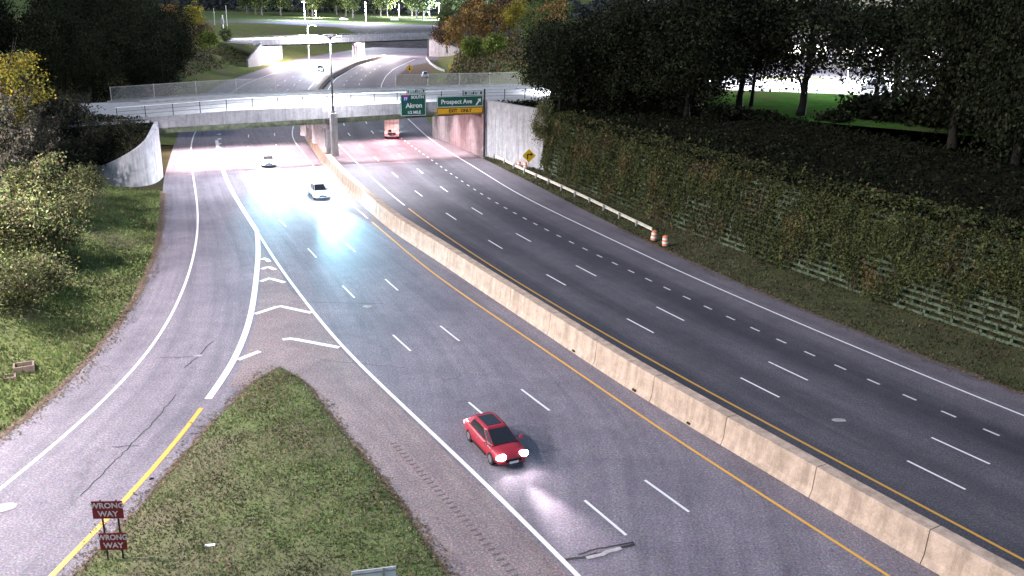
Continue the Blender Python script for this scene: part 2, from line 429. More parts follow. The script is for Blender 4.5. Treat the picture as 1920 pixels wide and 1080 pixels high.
# the far carriageway keeps its lane-wise uv relative to line B
def right_road():
    q = B_LINE; t, n = normals2(q); me = bpy.data.meshes.new("road"); vs = []; uv = []; cols = np.linspace(-8.6, 13, 25)
    s = 0
    rp = R_PAVE
    for i in range(len(q)):
        if i: s += np.linalg.norm(q[i] - q[i - 1])
        # width to the paved edge
        dd = (rp - q[i]) @ n[i]; al = np.abs((rp - q[i]) @ t[i]); right = dd[np.argmin(al)]
        dl = (BARR - q[i]) @ n[i]; al = np.abs((BARR - q[i]) @ t[i]); left = dl[np.argmin(al)] + .3
        for c in np.linspace(left, right, 22):
            p = q[i] + n[i] * c; vs.append((p[0], p[1], 0.0)); uv.append((c, s))
    m = 22
    fs = [(i * m + k, i * m + k + 1, (i + 1) * m + k + 1, (i + 1) * m + k) for i in range(len(q) - 1) for k in range(m - 1)]
    me.from_pydata(vs, [], fs); me.materials.append(M_ROADR)
    u = me.uv_layers.new(name="UVMap"); li = np.zeros(len(me.loops), dtype=np.int32); me.loops.foreach_get("vertex_index", li)
    u.data.foreach_set("uv", np.array(uv)[li].ravel()); me.update()
    return link("road", me, None, "structure")
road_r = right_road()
# the roads go on beyond the far bridge
fm = MB(); fm.grid([[(x, y, -.012) for x in np.linspace(xa, xb, 8)] for y, xa, xb in ((320, -75, -26), (360, -70, -24), (400, -62, -12), (440, -50, 10), (470, -35, 40))])
far_road = fm.build("road", M_ROADL, kind="structure")

# ---- painted markings: each stroke a piece of the road
def stroke(path, width, z, mat, parent, name="lane_line"):
    t, n = normals2(path); m = MB()
    m.grid([[(*(p + k * width / 2), z)[:2] + (z,) for k in (nn, -nn)] if False else [(p[0] - nn[0] * width / 2, p[1] - nn[1] * width / 2, z), (p[0] + nn[0] * width / 2, p[1] + nn[1] * width / 2, z)] for p, nn in zip(path, n)])
    return m.build(name, mat, parent)
def dashes(line, s0, period, length, width, mat, parent, name, n, z=.012):
    for k in range(n):
        a = s0 + k * period
        if a < -length or a + length > path_len(line): continue
        q = np.array([at_len(line, max(0, a + f * length))[0] for f in (0, .5, 1)])
        stroke(q, width, z, mat, parent, name)
def s_of(line, p):
    d = np.linalg.norm(line - np.array(p[:2]), axis=1); i = int(np.argmin(d))
    return float(np.r_[0, np.cumsum(np.linalg.norm(np.diff(line, axis=0), axis=1))][i])

C_LINE = smooth_path([(9.8, 26.5)] + W2([(1173, 1000), (1087, 932), (912, 782), (863, 742), (761, 650), (727, 620), (657, 551), (634, 528), (586, 475), (571, 459)]) + [(-25.7, 94.5), (-30.6, 107), (-34.8, 119.5), (-39.5, 134), (-44.5, 152), (-52, 180), (-58, 215), (-61.5, 250), (-62.5, 300)], 1.2, 10)
D_LINE = smooth_path([(13.6, 27.5)] + W2([(1309, 970), (1221, 910), (1031, 771), (978, 731), (866, 643), (828, 614), (753, 551), (728, 529), (669, 475), (650, 458)]) + [(-21.9, 96), (-26.6, 107.6), (-31.2, 121), (-35.5, 135), (-40.5, 153), (-48.3, 182), (-54.2, 216), (-57.8, 250), (-59, 300)], 1.2, 10)
sC = s_of(C_LINE, gp(1173, 1000)); sD = s_of(D_LINE, gp(1309, 970)); sA = s_of(A_LINE, gp(1792, 909)); sB = s_of(B_LINE, gp(1858, 872))
dashes(C_LINE, sC, 12.19, 3.3, .15, M_WHITE, road_l, "lane_dash", 20)
dashes(D_LINE, sD, 12.19, 3.3, .15, M_WHITE, road_l, "lane_dash", 20)
dashes(A_LINE, sA - 12.19, 12.19, 3.3, .15, M_WHITE, road_r, "lane_dash", 24)
dashes(B_LINE, sB - 12.19, 12.19, 3.4, .15, M_WHITE, road_r, "lane_dash", 24)
E_LINE = offset(B_LINE, 3.55)
dashes(E_LINE, 0.9, 3.05 * .86, .95, .17, M_WHITE_DIM, road_r, "dotted_dash", 62)
stroke(clip_y(L_EDGE, 20, 88), .24, .012, M_WHITE, road_l, "edge_line")
stroke(clip_y(L_EDGE, 86.5, 143), .48, .0125, M_WHITE, road_l, "gore_line")
stroke(clip_y(RAMP_L, 20, 330), .20, .012, M_WHITE, road_l, "edge_line")
stroke(clip_y(RAMP_R, 47.3, 88), .42, .0165, M_WHITE, road_l, "gore_line")
stroke(clip_y(RAMP_R, 20, 47.2), .26, .012, M_YELLOW, road_l, "edge_line")
stroke(clip_y(YEL_L, 20, 92), .17, .012, M_YELLOW, road_l, "edge_line")
stroke(clip_y(YEL_L, 92, 340), .17, .012, M_WHITE, road_l, "edge_line")
stroke(offset(clip_y(A_LINE, 20, 100), -3.25), .18, .012, M_YELLOW, road_r, "edge_line")
stroke(offset(clip_y(A_LINE, 100, 330), -3.25), .17, .012, M_WHITE, road_r, "edge_line")
stroke(clip_y(R_EDGE, 20, 336), .17, .012, M_WHITE, road_r, "edge_line")
# gore chevrons
for pts in ([(491, 487), (497, 484), (505, 491)], [(491, 505), (502, 500), (516, 506)], [(489, 528), (505, 522), (534, 530)], [(478, 589), (524, 574), (584, 587)], [(530, 637), (546, 635), (636, 652)], [(446, 675), (487, 659)]):
    q = resample(W2(pts), .5); stroke(q, .40, .021, M_WHITE, road_l, "gore_chevron")
# raised dots between ramp and carriageway under the bridge (short white blocks)
for py in range(252, 312, 9):
    g = gp(411 + (py - 252) * .02, py); MB().box((g[0], g[1], .03), (.5, 1.0, .05)).build("lane_block", M_WHITE, road_l)

# shoulder paving between the island and the main lanes, slightly paler and gritty
ISL = W2([(525, 690), (490, 702), (450, 742), (400, 792), (350, 850), (300, 912), (220, 998), (150, 1070)]) + [(-17.9, 24)]
ISR = W2([(525, 690), (560, 705), (580, 730), (650, 820), (740, 930), (840, 1080)]) + [(2.2, 24)]
gl = smooth_path(ISL, 1.0, 3)[::-1]; gr_ = smooth_path(ISR, 1.0, 3)[::-1]
gore_r = strip_between("shoulder", gr_, clip_y(offset(L_EDGE, -.3), 20, 57), .004, M_GORE, parent=road_l, kind=None)
gt = MB(); q = W2([(525, 686), (560, 705), (640, 642), (600, 592), (545, 545), (520, 500), (487, 472), (490, 530), (482, 595), (455, 680), (430, 725), (470, 722)])
cx, cy = np.mean(q, axis=0); gt.add([(cx, cy, .006)] + [(p[0], p[1], .006) for p in q], [(0, i + 1, (i + 1) % len(q) + 1) for i in range(len(q))])
gt.build("gore_paving", M_GORE, road_l)
# rumble strip grooves, transverse seam and cracks
rm = MB(); rl = clip_y(offset(L_EDGE, -2.3), 24, 45)
for s in np.arange(1, path_len(rl) - 1, .42):
    p, t = at_len(rl, s); rm.box((p[0], p[1], .009), (.10, .36, .008), math.atan2(t[1], t[0]))
o = rm.build("rumble_strip", simple("worn_groove", (.13, .118, .128), .95, var=.4), road_l); o["kind"] = "stuff"
def crack(pts, wd, mat=M_SEAM, z=.016, nm="pavement_crack"):
    q = resample(W2(pts), .35); q[1:-1] += rng.normal(0, .045, (len(q) - 2, 2)); stroke(q, wd, z, mat, road_l, nm)
crack([(1060, 1050), (1110, 1042), (1190, 1021)], .16); crack([(1085, 1040), (1120, 1030), (1188, 1017)], .10)
crack([(1100, 1047), (1165, 1028)], .22, M_PATCH, .020, "joint_repair"); crack([(545, 566), (640, 568), (720, 570)], .05); crack([(600, 675), (760, 690)], .04)
crack([(345, 690), (372, 668), (400, 640)], .05); crack([(210, 838), (260, 836)], .06); crack([(150, 930), (280, 800), (330, 740)], .035); crack([(290, 672), (375, 668)], .04)
for (x, y, a, b) in ((8, 952, .55, .42), (371, 667, .35, .2), (1572, 788, .5, .25), (688, 575, .4, .3)):
    g = gp(x, y); mm = MB(); k = 9
    mm.add([(g[0] + a * math.cos(6.28 * i / k) * (.75 + .4 * random.random()), g[1] + b * math.sin(6.28 * i / k) * (.75 + .4 * random.random()), .022) for i in range(k)], [tuple(range(k))])
    mm.build("pavement_patch", M_PATCH, road_l if x != 1572 else road_r)

# ---- banks, island, verge
left_prof = [(0, -.03), (-.6, .05), (-2.2, .16), (-5, .75), (-9, 2.2), (-13, 3.9), (-17, 5.5), (-21, 6.7), (-27, 7.3), (-60, 7.6), (-400, 8.0)]
pl_near = clip_y(PAVE_L, 14, 105.5)
loft(pl_near, left_prof, "left_bank", M_BANK, "structure", noise=.16)
isl = MB(); n_ = 60; rows = []
def samp_n(p, n):
    d = np.r_[0, np.cumsum(np.linalg.norm(np.diff(p, axis=0), axis=1))]; t = np.linspace(0, d[-1], n)
    return np.stack([np.interp(t, d, p[:, 0]), np.interp(t, d, p[:, 1])], 1)
ga, gb = samp_n(gl, n_), samp_n(gr_, n_)
for i in range(n_):
    row = []
    for k in range(15):
        f = k / 14; p = ga[i] * (1 - f) + gb[i] * f; wd = np.linalg.norm(ga[i] - gb[i])
        e = min(f, 1 - f) * wd
        row.append((p[0], p[1], .012 + .10 * min(1, e / .5) + .16 * min(1, e / 4) + .03 * math.sin(p[0] * 2.1) * math.cos(p[1] * 1.7) * min(1, e)))
    rows.append(row)
isl.grid(rows); isl.build("grass_island", M_GRASS, kind="structure", smooth=True)
WALL = smooth_path([(58, 20), (45, 42), (35, 57.8), (26.9, 71.5), (17.8, 88.3), (11.4, 103), (6.1, 115.1), (3.4, 121.5)], 1.0, 8)
verge_in = clip_y(R_PAVE, 30, 131); verge_out = np.vstack([WALL, [(-4.7, 132.3)]])
vo = samp_n(offset(verge_out, .8), 90); vi = samp_n(offset(verge_in, -.05), 90); rows = []
for i in range(90):
    row = []
    for k in range(11):
        f = k / 10; p = vi[i] * (1 - f) + vo[i] * f
        row.append((p[0], p[1], .012 + .25 * f + .06 * math.sin(p[0] * 1.3) * math.sin(p[1] * .9) * min(1, 4 * f)))
    rows.append(row)
MB().grid(rows).build("right_verge", M_VERGE, kind="structure", smooth=True)
# ragged dirt borders where soil and leaves spill onto the paving
def border(path, wmin, wmax, z, name, side, parent=None, mat=M_LITTER):
    t, n = normals2(path); m = MB(); rows = []
    for i in range(len(path)):
        wd = wmin + (wmax - wmin) * (.5 + .5 * math.sin(i * .9) * math.cos(i * .37 + 1)) * random.uniform(.6, 1.2)
        a = path[i] + n[i] * side * .35; b_ = path[i] - n[i] * side * wd
        rows.append([(a[0], a[1], z), (b_[0], b_[1], z)])
    m.grid(rows); return m.build(name, mat, parent, "stuff")
LITTER_EDGES = [(clip_y(PAVE_L, 22, 104), -1), (clip_y(gr_, 24, 56), -1), (clip_y(gl, 24, 56), 1), (clip_y(R_PAVE, 32, 92), 1)]
for e_, sd in LITTER_EDGES: border(e_, .02, .28, .010 if sd < 0 else .0145, "leaf_litter", sd)
def terrace_h(o): return 7.5 + .9 * min(1, o / 26) + .1 * min(1, o / 200)
tw = np.vstack([WALL, [(-4.0, 131.5)]])
loft(tw, [(1.25, 7.45), (4, 7.6), (9, 7.9), (16, 8.2), (26, 8.45)], "right_terrace", ground_mat("shade_dark_soil", [(.3, (.008, .008, .006)), (.5, (.014, .013, .009)), (.7, (.022, .02, .014))], .8), "structure", noise=.12)  # soil darkened: the trees' shade on the slope is in its colour
# street-level ground to the right: lawn, then the lit car park
lt = offset(tw, 26.0)
lawn_a = smooth_path([(118, 60), (78, 92), (50, 116), (30, 128.5), (8, 146)], 2, 5)
lm = MB(); lm.grid([[(x, y, 8.40) for x, y in ((200, -10), (130, 40), (90, 72), (62, 98), (40, 112), (26, 122), (4, 138))], [(x, y, 8.46) for x, y in ((210, 0), (140, 50), (100, 84), (70, 110), (50, 126), (30, 140), (10, 148))],
                    [(x, y, 8.5) for x, y in ((240, 80), (160, 110), (112, 130), (80, 143), (56, 149), (34, 152.5), (14, 156))]])
lm.build("lawn", M_LAWN, kind="structure", smooth=True)
pk = MB(); pk.grid([[(x, y, 8.47) for x, y in ((236, 70), (160, 109), (112, 129), (80, 142), (56, 148.3), (34, 151.8), (14, 155))], [(x, y + 130, 8.52) for x, y in ((330, 80), (240, 100), (180, 120), (130, 140), (95, 148), (70, 152), (40, 158))]])
pk.build("car_park_pavement", simple("pale_car_park_concrete", (.24, .22, .24), .9, var=.2, scale=.4), kind="structure")

# ground beyond the first bridge
pl_far = clip_y(PAVE_L, 137, 420)
loft(pl_far, [(0, -.03), (-2, .12), (-6, .9), (-12, 3.2), (-18, 5.8), (-24, 7.3), (-60, 7.8), (-300, 8.2)], "far_left_bank", M_BANK, "structure", noise=.2)
pr_far = clip_y(R_PAVE, 158, 420)
loft(pr_far, [(0, -.03), (3, .10), (7, .8), (14, 3.8), (20, 6.6), (26, 7.8), (60, 8.3), (110, 8.4)], "far_right_bank", M_BANK, "structure", noise=.2)
em = MB(); em.grid([[(x, y, z) for x in np.linspace(-320, 260, 20)] for y, z in ((404, -.05), (420, 3.2), (436, 6.4), (452, 7.4), (474, 7.5))])
em.build("far_embankment", simple("dusky_embankment", (.07, .065, .07), .95, var=.5, scale=.4), kind="structure", smooth=True)
pt = MB(); pt.grid([[(x, y, 7.5 + (y - 474) * .002) for x in np.linspace(-900, 900, 12)] for y in (473.9, 520, 620, 800, 1400, 3000)])
pt.build("far_lawn", ground_mat("pale_far_lawn", [(.3, (.06, .085, .04)), (.6, (.11, .14, .06)), (.8, (.16, .17, .09))], .15), kind="structure")

# ------------------------------------------------------------------ median barrier, cast in lengths
barrier = thing("median_barrier", "long beige concrete median barrier between the two carriageways", "barrier")
bt = BARR; tL = path_len(bt); sec = 6.1; k = 0; s = 0.0
while s + sec < tL - 1:
    m = MB(); rows = []
    for f in np.linspace(0, 1, 5):
        p, t = at_len(bt, s + .022 + f * (sec - .044)); n = np.array([t[1], -t[0]])
        d_ = float(np.hypot(*p)); tw_ = 1.0
        kz = 1.0 if p[1] < 150 else .55
        prof = [(0, -.02), (.03, .10), (.16, .38), (.26, 1.55 * kz), (.30, 1.58 * kz), (.98, 1.58 * kz), (1.02, 1.55 * kz), (1.12, .38), (1.25, .10), (1.28, -.02)]
        rows.append([(p[0] + n[0] * a, p[1] + n[1] * a, z) for a, z in prof])
    m.grid(rows); m.f.append(tuple(range(10))); m.m.append(0); m.f.append(tuple(reversed(range(40, 50)))); m.m.append(0)
    o = m.build("barrier_section", M_BARR, barrier)
    s += sec; k += 1
for px_, py_, sz_ in ((1072, 658, .17), (1177, 728, .2), (1290, 798, .15)):
    g = gp(px_, py_, .15); i_ = int(np.argmin(np.hypot(*(BARR - g[:2]).T))); t_ = BARR[min(i_ + 1, len(BARR) - 1)] - BARR[max(i_ - 1, 0)]; an_ = math.atan2(t_[1], t_[0]); n_v = np.array([math.sin(an_), -math.cos(an_)]); p_ = BARR[i_] + n_v * .05
    MB().box((p_[0], p_[1], .14), (sz_ * 1.6, .16, sz_ * .6), an_).build("barrier_stain", M_DIRT, barrier)  # small boxes added in place of dark stains on the barrier face

# ------------------------------------------------------------------ first overpass (local frame: x along the near face, y away, z up)
BA = np.array([-44.9, 113.6]); BB = np.array([-4.7, 132.3]); BANG = math.atan2(BB[1] - BA[1], BB[0] - BA[0]); BL = float(np.linalg.norm(BB - BA)); BW = 21.4
def bloc(s, n=0.0, z=0.0):
    c, si = math.cos(BANG), math.sin(BANG); return (BA[0] + s * c - n * si, BA[1] + s * si + n * c, z)
bridge = thing("overpass_bridge", "nearer overpass with pale concrete parapet and overhead signs on its side", "bridge", (BA[0], BA[1], 0), BANG)
def zt(s): return float(np.interp(s, [-200, -4.5, .7, 10.4, 28, 44, 60, 300], [6.7, 7.2, 7.45, 7.92, 8.15, 8.28, 8.3, 8.45]))      # top of the kerb-parapet
def zg(s): return float(np.interp(s, [0, 10, 28, 45], [5.3, 5.42, 5.8, 6.3]))            # underside of the girders
def zf(s): return float(np.interp(s, [0, 10, 28, 45], [6.02, 6.25, 6.62, 6.95]))         # underside of the slab
S_ = np.linspace(-.6, BL + .6, 42)
m = MB(); m.grid([[(s, 0.34, zt(s) - .32), (s, BW - .34, zt(s) - .32), (s, BW - .34, zf(s)), (s, .34, zf(s))] for s in S_], closed=True); o = m.build("deck", M_DECK, bridge); fix_normals(o.data)
for n0 in (0.0, BW - .33):
    m = MB(); m.grid([[(s, n0, zf(s) - .03), (s, n0, zt(s)), (s, n0 + .33, zt(s)), (s, n0 + .33, zf(s) - .03)] for s in (np.linspace(-4.8, BL + .6, 46) if n0 == 0 else np.linspace(-4.8, BL + 16, 50))], closed=True)
    o = m.build("parapet", M_CONC_P if n0 == 0 else M_DECK, bridge); fix_normals(o.data)
for j, n0 in enumerate(np.linspace(.75, BW - .75, 8)):
    for a, b_ in ((.1, 21.6), (23.0, BL - .1)):
        ss = np.linspace(a, b_, 14); m = MB()
        m.grid([[(s, n0 - .22, zg(s)), (s, n0 + .22, zg(s)), (s, n0 + .22, zg(s) + .06), (s, n0 + .03, zg(s) + .06), (s, n0 + .03, zf(s) - .005), (s, n0 - .03, zf(s) - .005), (s, n0 - .03, zg(s) + .06), (s, n0 - .22, zg(s) + .06)] for s in ss], closed=True)
        o = m.build("girder", M_STEEL, bridge); fix_normals(o.data)
# sidewalks and carriageway on the deck
for a, b_ in ((.36, 3.2), (BW - 3.2, BW - .36)):
    m = MB(); m.grid([[(s, a, zt(s) - .318), (s, a, zt(s) - .14), (s, b_, zt(s) - .14), (s, b_, zt(s) - .318)] for s in S_]); m.build("sidewalk", M_DECK, bridge)
# near railing
rail = MB(); ss = np.linspace(-4.3, 52, 60)
for hgt, r_ in ((.95, .02), (.5, .02)): rail.tube([(s, .16, zt(s) + hgt) for s in ss], r_, 6)
rail_o = rail.build("railing", M_RAIL, bridge)
tr_ = MB(); tr_.tube([(s, .16, zt(s) + 1.44) for s in ss], .05, 6); tr_.build("top_rail", M_SIGNW, rail_o)
pm = MB().box((0, 0, .72), (.09, .09, 1.42)).mesh("post", M_RAIL)
for s in np.arange(-4.2, 52, 3.25):
    p_ = link("post", pm, rail_o); p_.location = (s, .16, zt(s))
# chain-link fence on the far parapet
fp = MB().tube([(0, 0, 0), (0, 0, 2.0)], .05, 8).mesh("post", M_GALV)
for a, b_, st in ((-4.2, 19.0, 5.8), (38, 60, 5.5)):
    fen = MB(); ss = np.linspace(a, b_, 12)
    for hgt in (0.1, 1.9): fen.tube([(s, BW - .15, zt(s) + hgt) for s in ss], .035, 6)
    for s in np.arange(a, b_, .16):     # diagonal wires
        for sg in (-1, 1):
            e = min(max(s + sg * 1.7, a), b_); hh = 1.8 * abs(e - s) / 1.7
            if hh > .2: fen.tube([(s, BW - .15, zt(s) + .1), (e, BW - .15, zt(e) + .1 + hh)], .014, 3, cap=False)
    fen_o = fen.build("chain_link_fence", M_GALV, bridge)
    for s in np.arange(a, b_ + .2, st):
        p_ = link("post", fp, fen_o); p_.location = (s, BW - .15, zt(s))
# abutments
m = MB(); m.box((-.75, BW / 2, 2.95), (1.9, BW + .6, 6.1)); m.build("abutment", M_CONC_P, bridge)
m = MB(); m.box((BL + .95, BW / 2, 3.3), (1.9, BW + .4, 6.9)); m.build("abutment", M_CONC_P, bridge)
for sx, x0 in ((1, .26), (-1, BL - .26)):     # bearing ledges
    MB().box((x0, BW / 2, zg(x0) - .28), (.3, BW - 1, .3)).build("bearing_shelf", M_CONC, bridge)
# median pier: cap, columns and the pedestal that stands proud of the face
m = MB(); m.box((22.3, BW / 2 + .3, 5.17), (1.0, BW - .9, .7)); m.build("pier_cap", M_CONC_P, bridge)
colm = MB().cyl((0, 0, 1.5), .45, 3.35, 18).mesh("pier_column", M_CONC_P, True)
for n0 in (2.0, 6.2, 10.4, 14.6, 18.8):
    c = link("pier_column", colm, bridge); c.location = (22.3, n0, 0)
pd = MB(); pd.box((22.35, -.62, 4.36), (.86, .9, 5.6)); pd.box((22.35, -.62, 7.2), (.76, .8, .1)); pd.build("pier_pedestal", M_CONC, bridge)
# light strips hung under the deck, shielded so that they only light what lies below
for s0_, s1_ in ((1.2, 20.8), (23.8, 43.2)):
    for n0 in (4.4, 10.7, 17.0):
        sm_ = (s0_ + s1_) / 2; z = zf(sm_) - .25
        for s in np.linspace(s0_ + 2, s1_ - 2, 4):
            m = MB(); m.box((s, n0, z + .06), (1.3, .34, .14)); fx = m.build("underpass_light", [M_GALV], bridge)
            MB().box((s, n0, z - .025), (1.1, .24, .02)).build("diffuser", M_FIX, fx)
        l = bpy.data.lights.new("underpass_lamp", 'AREA'); l.shape = 'RECTANGLE'; l.size = s1_ - s0_; l.size_y = .24; l.energy = 520; l.color = (1.0, .80, .84); l.spread = R(88)
        lo = bpy.data.objects.new("underpass_lamp", l); COL.objects.link(lo); lo.location = bloc(sm_, n0, z - .05); lo.rotation_euler = (0, 0, BANG)

# approach streets on both sides
def street(s0, s1, name):
    ss = np.linspace(s0, s1, 12); m = MB()
    m.grid([[bloc(s, -1.0, zt(s) - .5), bloc(s, -.2, zt(s) - .32), bloc(s, BW + .2, zt(s) - .32), bloc(s, BW + 1.2, zt(s) - .5)] for s in ss]); return m.build(name, M_DECK, kind="structure")
street(-120, -.64, "street"); street(BL + .64, 300, "street")
# fill behind the left abutment and wing
fl = MB(); fl.grid([[bloc(-1.75, n0, -.2), bloc(-1.8, n0, 6.6), bloc(-9, n0, 6.7), bloc(-140, n0, 6.2)] for n0 in (0.6, BW - .4)])
fl.build("abutment_fill", M_DIRT, kind="structure")
# left flared wing wall, rounded in plan, sloping top
wing = thing("wing_wall", "pale curved wing wall at the left foot of the overpass", "wall", (-44.9, 113.6, 0))
cv = [(-44.9, 113.6, 6.85), (-44.55, 111.9, 6.6), (-44.35, 110.3, 6.1), (-44.4, 108.9, 5.3), (-45.1, 107.6, 4.5), (-46.4, 107.1, 3.7), (-47.8, 107.2, 2.9), (-49.2, 107.9, 2.3), (-50.6, 109.2, 1.9)]
xs = np.array(cv); tt = np.linspace(0, 1, len(cv)); t2 = np.linspace(0, 1, 41)
xs = np.stack([np.interp(t2, tt, xs[:, i]) for i in range(3)], 1)
for _ in range(6): xs[1:-1] = .25 * xs[:-2] + .5 * xs[1:-1] + .25 * xs[2:]
tn, nn = normals2(xs[:, :2]); rows = []
for p, n in zip(xs, nn):
    # the right-hand normal of this path points towards the bank
    q0 = (p[0] + 44.9, p[1] - 113.6)
    rows.append([(q0[0], q0[1], -.3), (q0[0], q0[1], p[2]), (q0[0] + n[0] * -.4, q0[1] + n[1] * -.4, p[2]), (q0[0] + n[0] * -.4, q0[1] + n[1] * -.4, -.3)])
m = MB(); m.grid(rows, closed=True); m.f.append((0, 1, 2, 3)); m.m.append(0); m.f.append((163, 162, 161, 160)); m.m.append(0)
o = m.build("wall_face", M_CONC_LIT, wing, smooth=False); fix_normals(o.data)
# bank that wraps behind the wing
wb = MB(); rows = []
for p in xs[::2]:
    c_ = np.array([-53.5, 113.5]); d_ = c_ - p[:2]
    rows.append([(p[0] + d_[0] * f, p[1] + d_[1] * f, (p[2] - .35) * (1 - f) + 6.7 * f) for f in (.05, .35, .7, 1.0)])
wb.grid(rows); wb.build("wing_bank", M_DIRT, kind="structure", smooth=True)

# right retaining wall beside the overpass: tall concrete panels with stains
rw = thing("retaining_wall", "tall pale stained concrete wall right of the overpass signs", "wall", (-4.7, 132.3, 0))
q = resample([(-4.5, 132.2), (3.9, 121.5)], 2.7)
for i in range(len(q) - 1):
    a, b_ = q[i], q[i + 1]; d_ = (b_ - a) / np.linalg.norm(b_ - a); n = np.array([-d_[1], d_[0]])
    a2, b2 = a + d_ * .02, b_ - d_ * .02; m = MB()
    pr = [(a2 - n * 0), b2, b2 + n * .5, a2 + n * .5]
    m.poly_prism([(p[0] + 4.7, p[1] - 132.3) for p in pr], -.2, 8.05); o = m.build("wall_panel", M_CONC_P, rw); fix_normals(o.data)
m = MB(); a, b_ = q[0], q[-1]; d_ = (b_ - a) / np.linalg.norm(b_ - a); n = np.array([-d_[1], d_[0]])
pr = [a - n * .06, b_ - n * .06, b_ + n * .56, a + n * .56]; m.poly_prism([(p[0] + 4.7, p[1] - 132.3) for p in pr], 8.055, 8.3); o = m.build("coping", M_CONC_P, rw); fix_normals(o.data)

# ------------------------------------------------------------------ crib wall and its ivy
crib = thing("crib_retaining_wall", "long ivy-covered concrete crib wall along the right verge", "wall")
wl = path_len(WALL); HT = 7.4; NR = 15; SEG = 4.6; BAT = .13
i0 = s_of(WALL, (48, 37)); segs = np.arange(i0, wl - .5, SEG)
sm = MB().box((0, 0, 0), (SEG - .08, .16, .20)).mesh("stretcher", M_CRIB)
for si, s in enumerate(segs):
    for r_ in range(NR):
        st = s + (SEG / 2 if r_ % 2 else 0)
        if st + SEG > wl: continue
        z = .35 + r_ * .49; p, t = at_len(WALL, st + SEG / 2); n = np.array([t[1], -t[0]])
        p = p + n * (z * BAT + .25)
        if r_ * 1.0 > 13.5: continue
        o = link("stretcher", sm, crib); o.location = (p[0], p[1], z); o.rotation_euler = (0, 0, math.atan2(t[1], t[0]))
hd = MB()
for r_ in range(NR):
    z = .35 + r_ * .49 + .245
    for s in np.arange(i0 + (r_ % 2) * 1.15, wl - .3, 2.3):
        p, t = at_len(WALL, s); n = np.array([t[1], -t[0]]); p = p + n * (z * BAT + .36); hd.box((p[0], p[1], z), (.2, .42, .26), math.atan2(t[1], t[0]))
o = hd.build("header_blocks", M_CRIB, crib); o["kind"] = "stuff"
m = MB(); t, n = normals2(WALL); m.grid([[(p[0] + nn[0] * (.62 + z * BAT), p[1] + nn[1] * (.62 + z * BAT), z) for z in (-.2, 2.5, 5, HT + .1)] for p, nn in zip(WALL, n)])
m.build("earth_fill", M_DIRT, crib)

def leaf_mesh(name, P, size, cols, mat, nrm=None, flat=0.0, seed=0):
    """P: n x 3 centres, size: n, cols: n x 3 -> one mesh of small pointed leaf quads"""
    r = np.random.default_rng(seed); n = len(P)
    a = r.normal(size=(n, 3)); a /= np.linalg.norm(a, axis=1)[:, None]
    if nrm is not None:
        a = a * (1 - flat) + nrm * flat; a /= np.linalg.norm(a, axis=1)[:, None]
    u = np.cross(a, r.normal(size=(n, 3))); u /= np.linalg.norm(u, axis=1)[:, None]; v = np.cross(a, u)
    s = np.asarray(size)[:, None]
    V = np.stack([P - u * s * .5, P - v * s * .30 + u * s * .04, P + u * s * .5, P + v * s * .30 + u * s * .04], 1).reshape(-1, 3)
    me = bpy.data.meshes.new(name); me.vertices.add(4 * n); me.vertices.foreach_set("co", V.astype(np.float32).ravel())
    me.loops.add(4 * n); me.loops.foreach_set("vertex_index", np.arange(4 * n, dtype=np.int32))
    me.polygons.add(n); me.polygons.foreach_set("loop_start", np.arange(0, 4 * n, 4, dtype=np.int32)); me.polygons.foreach_set("loop_total", np.full(n, 4, dtype=np.int32))
    ca = me.color_attributes.new("tint", 'FLOAT_COLOR', 'POINT')
    c4 = np.concatenate([np.repeat(cols, 4, 0), np.ones((4 * n, 1))], 1); ca.data.foreach_set("color", c4.astype(np.float32).ravel())
    me.materials.append(mat); me.update(); me.validate()
    return me
def palette(r, n, pal, var=.3):
    pal = np.array(pal); idx = r.integers(0, len(pal), n); c = pal[idx] * r.uniform(1 - var, 1 + var, (n, 1))
    return c * r.uniform(.9, 1.1, (n, 3))
def vnoise(r, x, cell):
    t = x / cell; t = t - t.min() + 1; g = r.uniform(0, 1, int(t.max()) + 3); k = t.astype(int); f = t - k; f = f * f * (3 - 2 * f); return g[k] * (1 - f) + g[k + 1] * f
def vnoise2(r, x, y, cx, cy):
    a = x / cx; b = y / cy; a = a - a.min() + 1; b = b - b.min() + 1; g = r.uniform(0, 1, (int(a.max()) + 3, int(b.max()) + 3)); i, k = a.astype(int), b.astype(int); f, h = a - i, b - k
    f = f * f * (3 - 2 * f); h = h * h * (3 - 2 * h)
    return (g[i, k] * (1 - f) + g[i + 1, k] * f) * (1 - h) + (g[i, k + 1] * (1 - f) + g[i + 1, k + 1] * f) * h
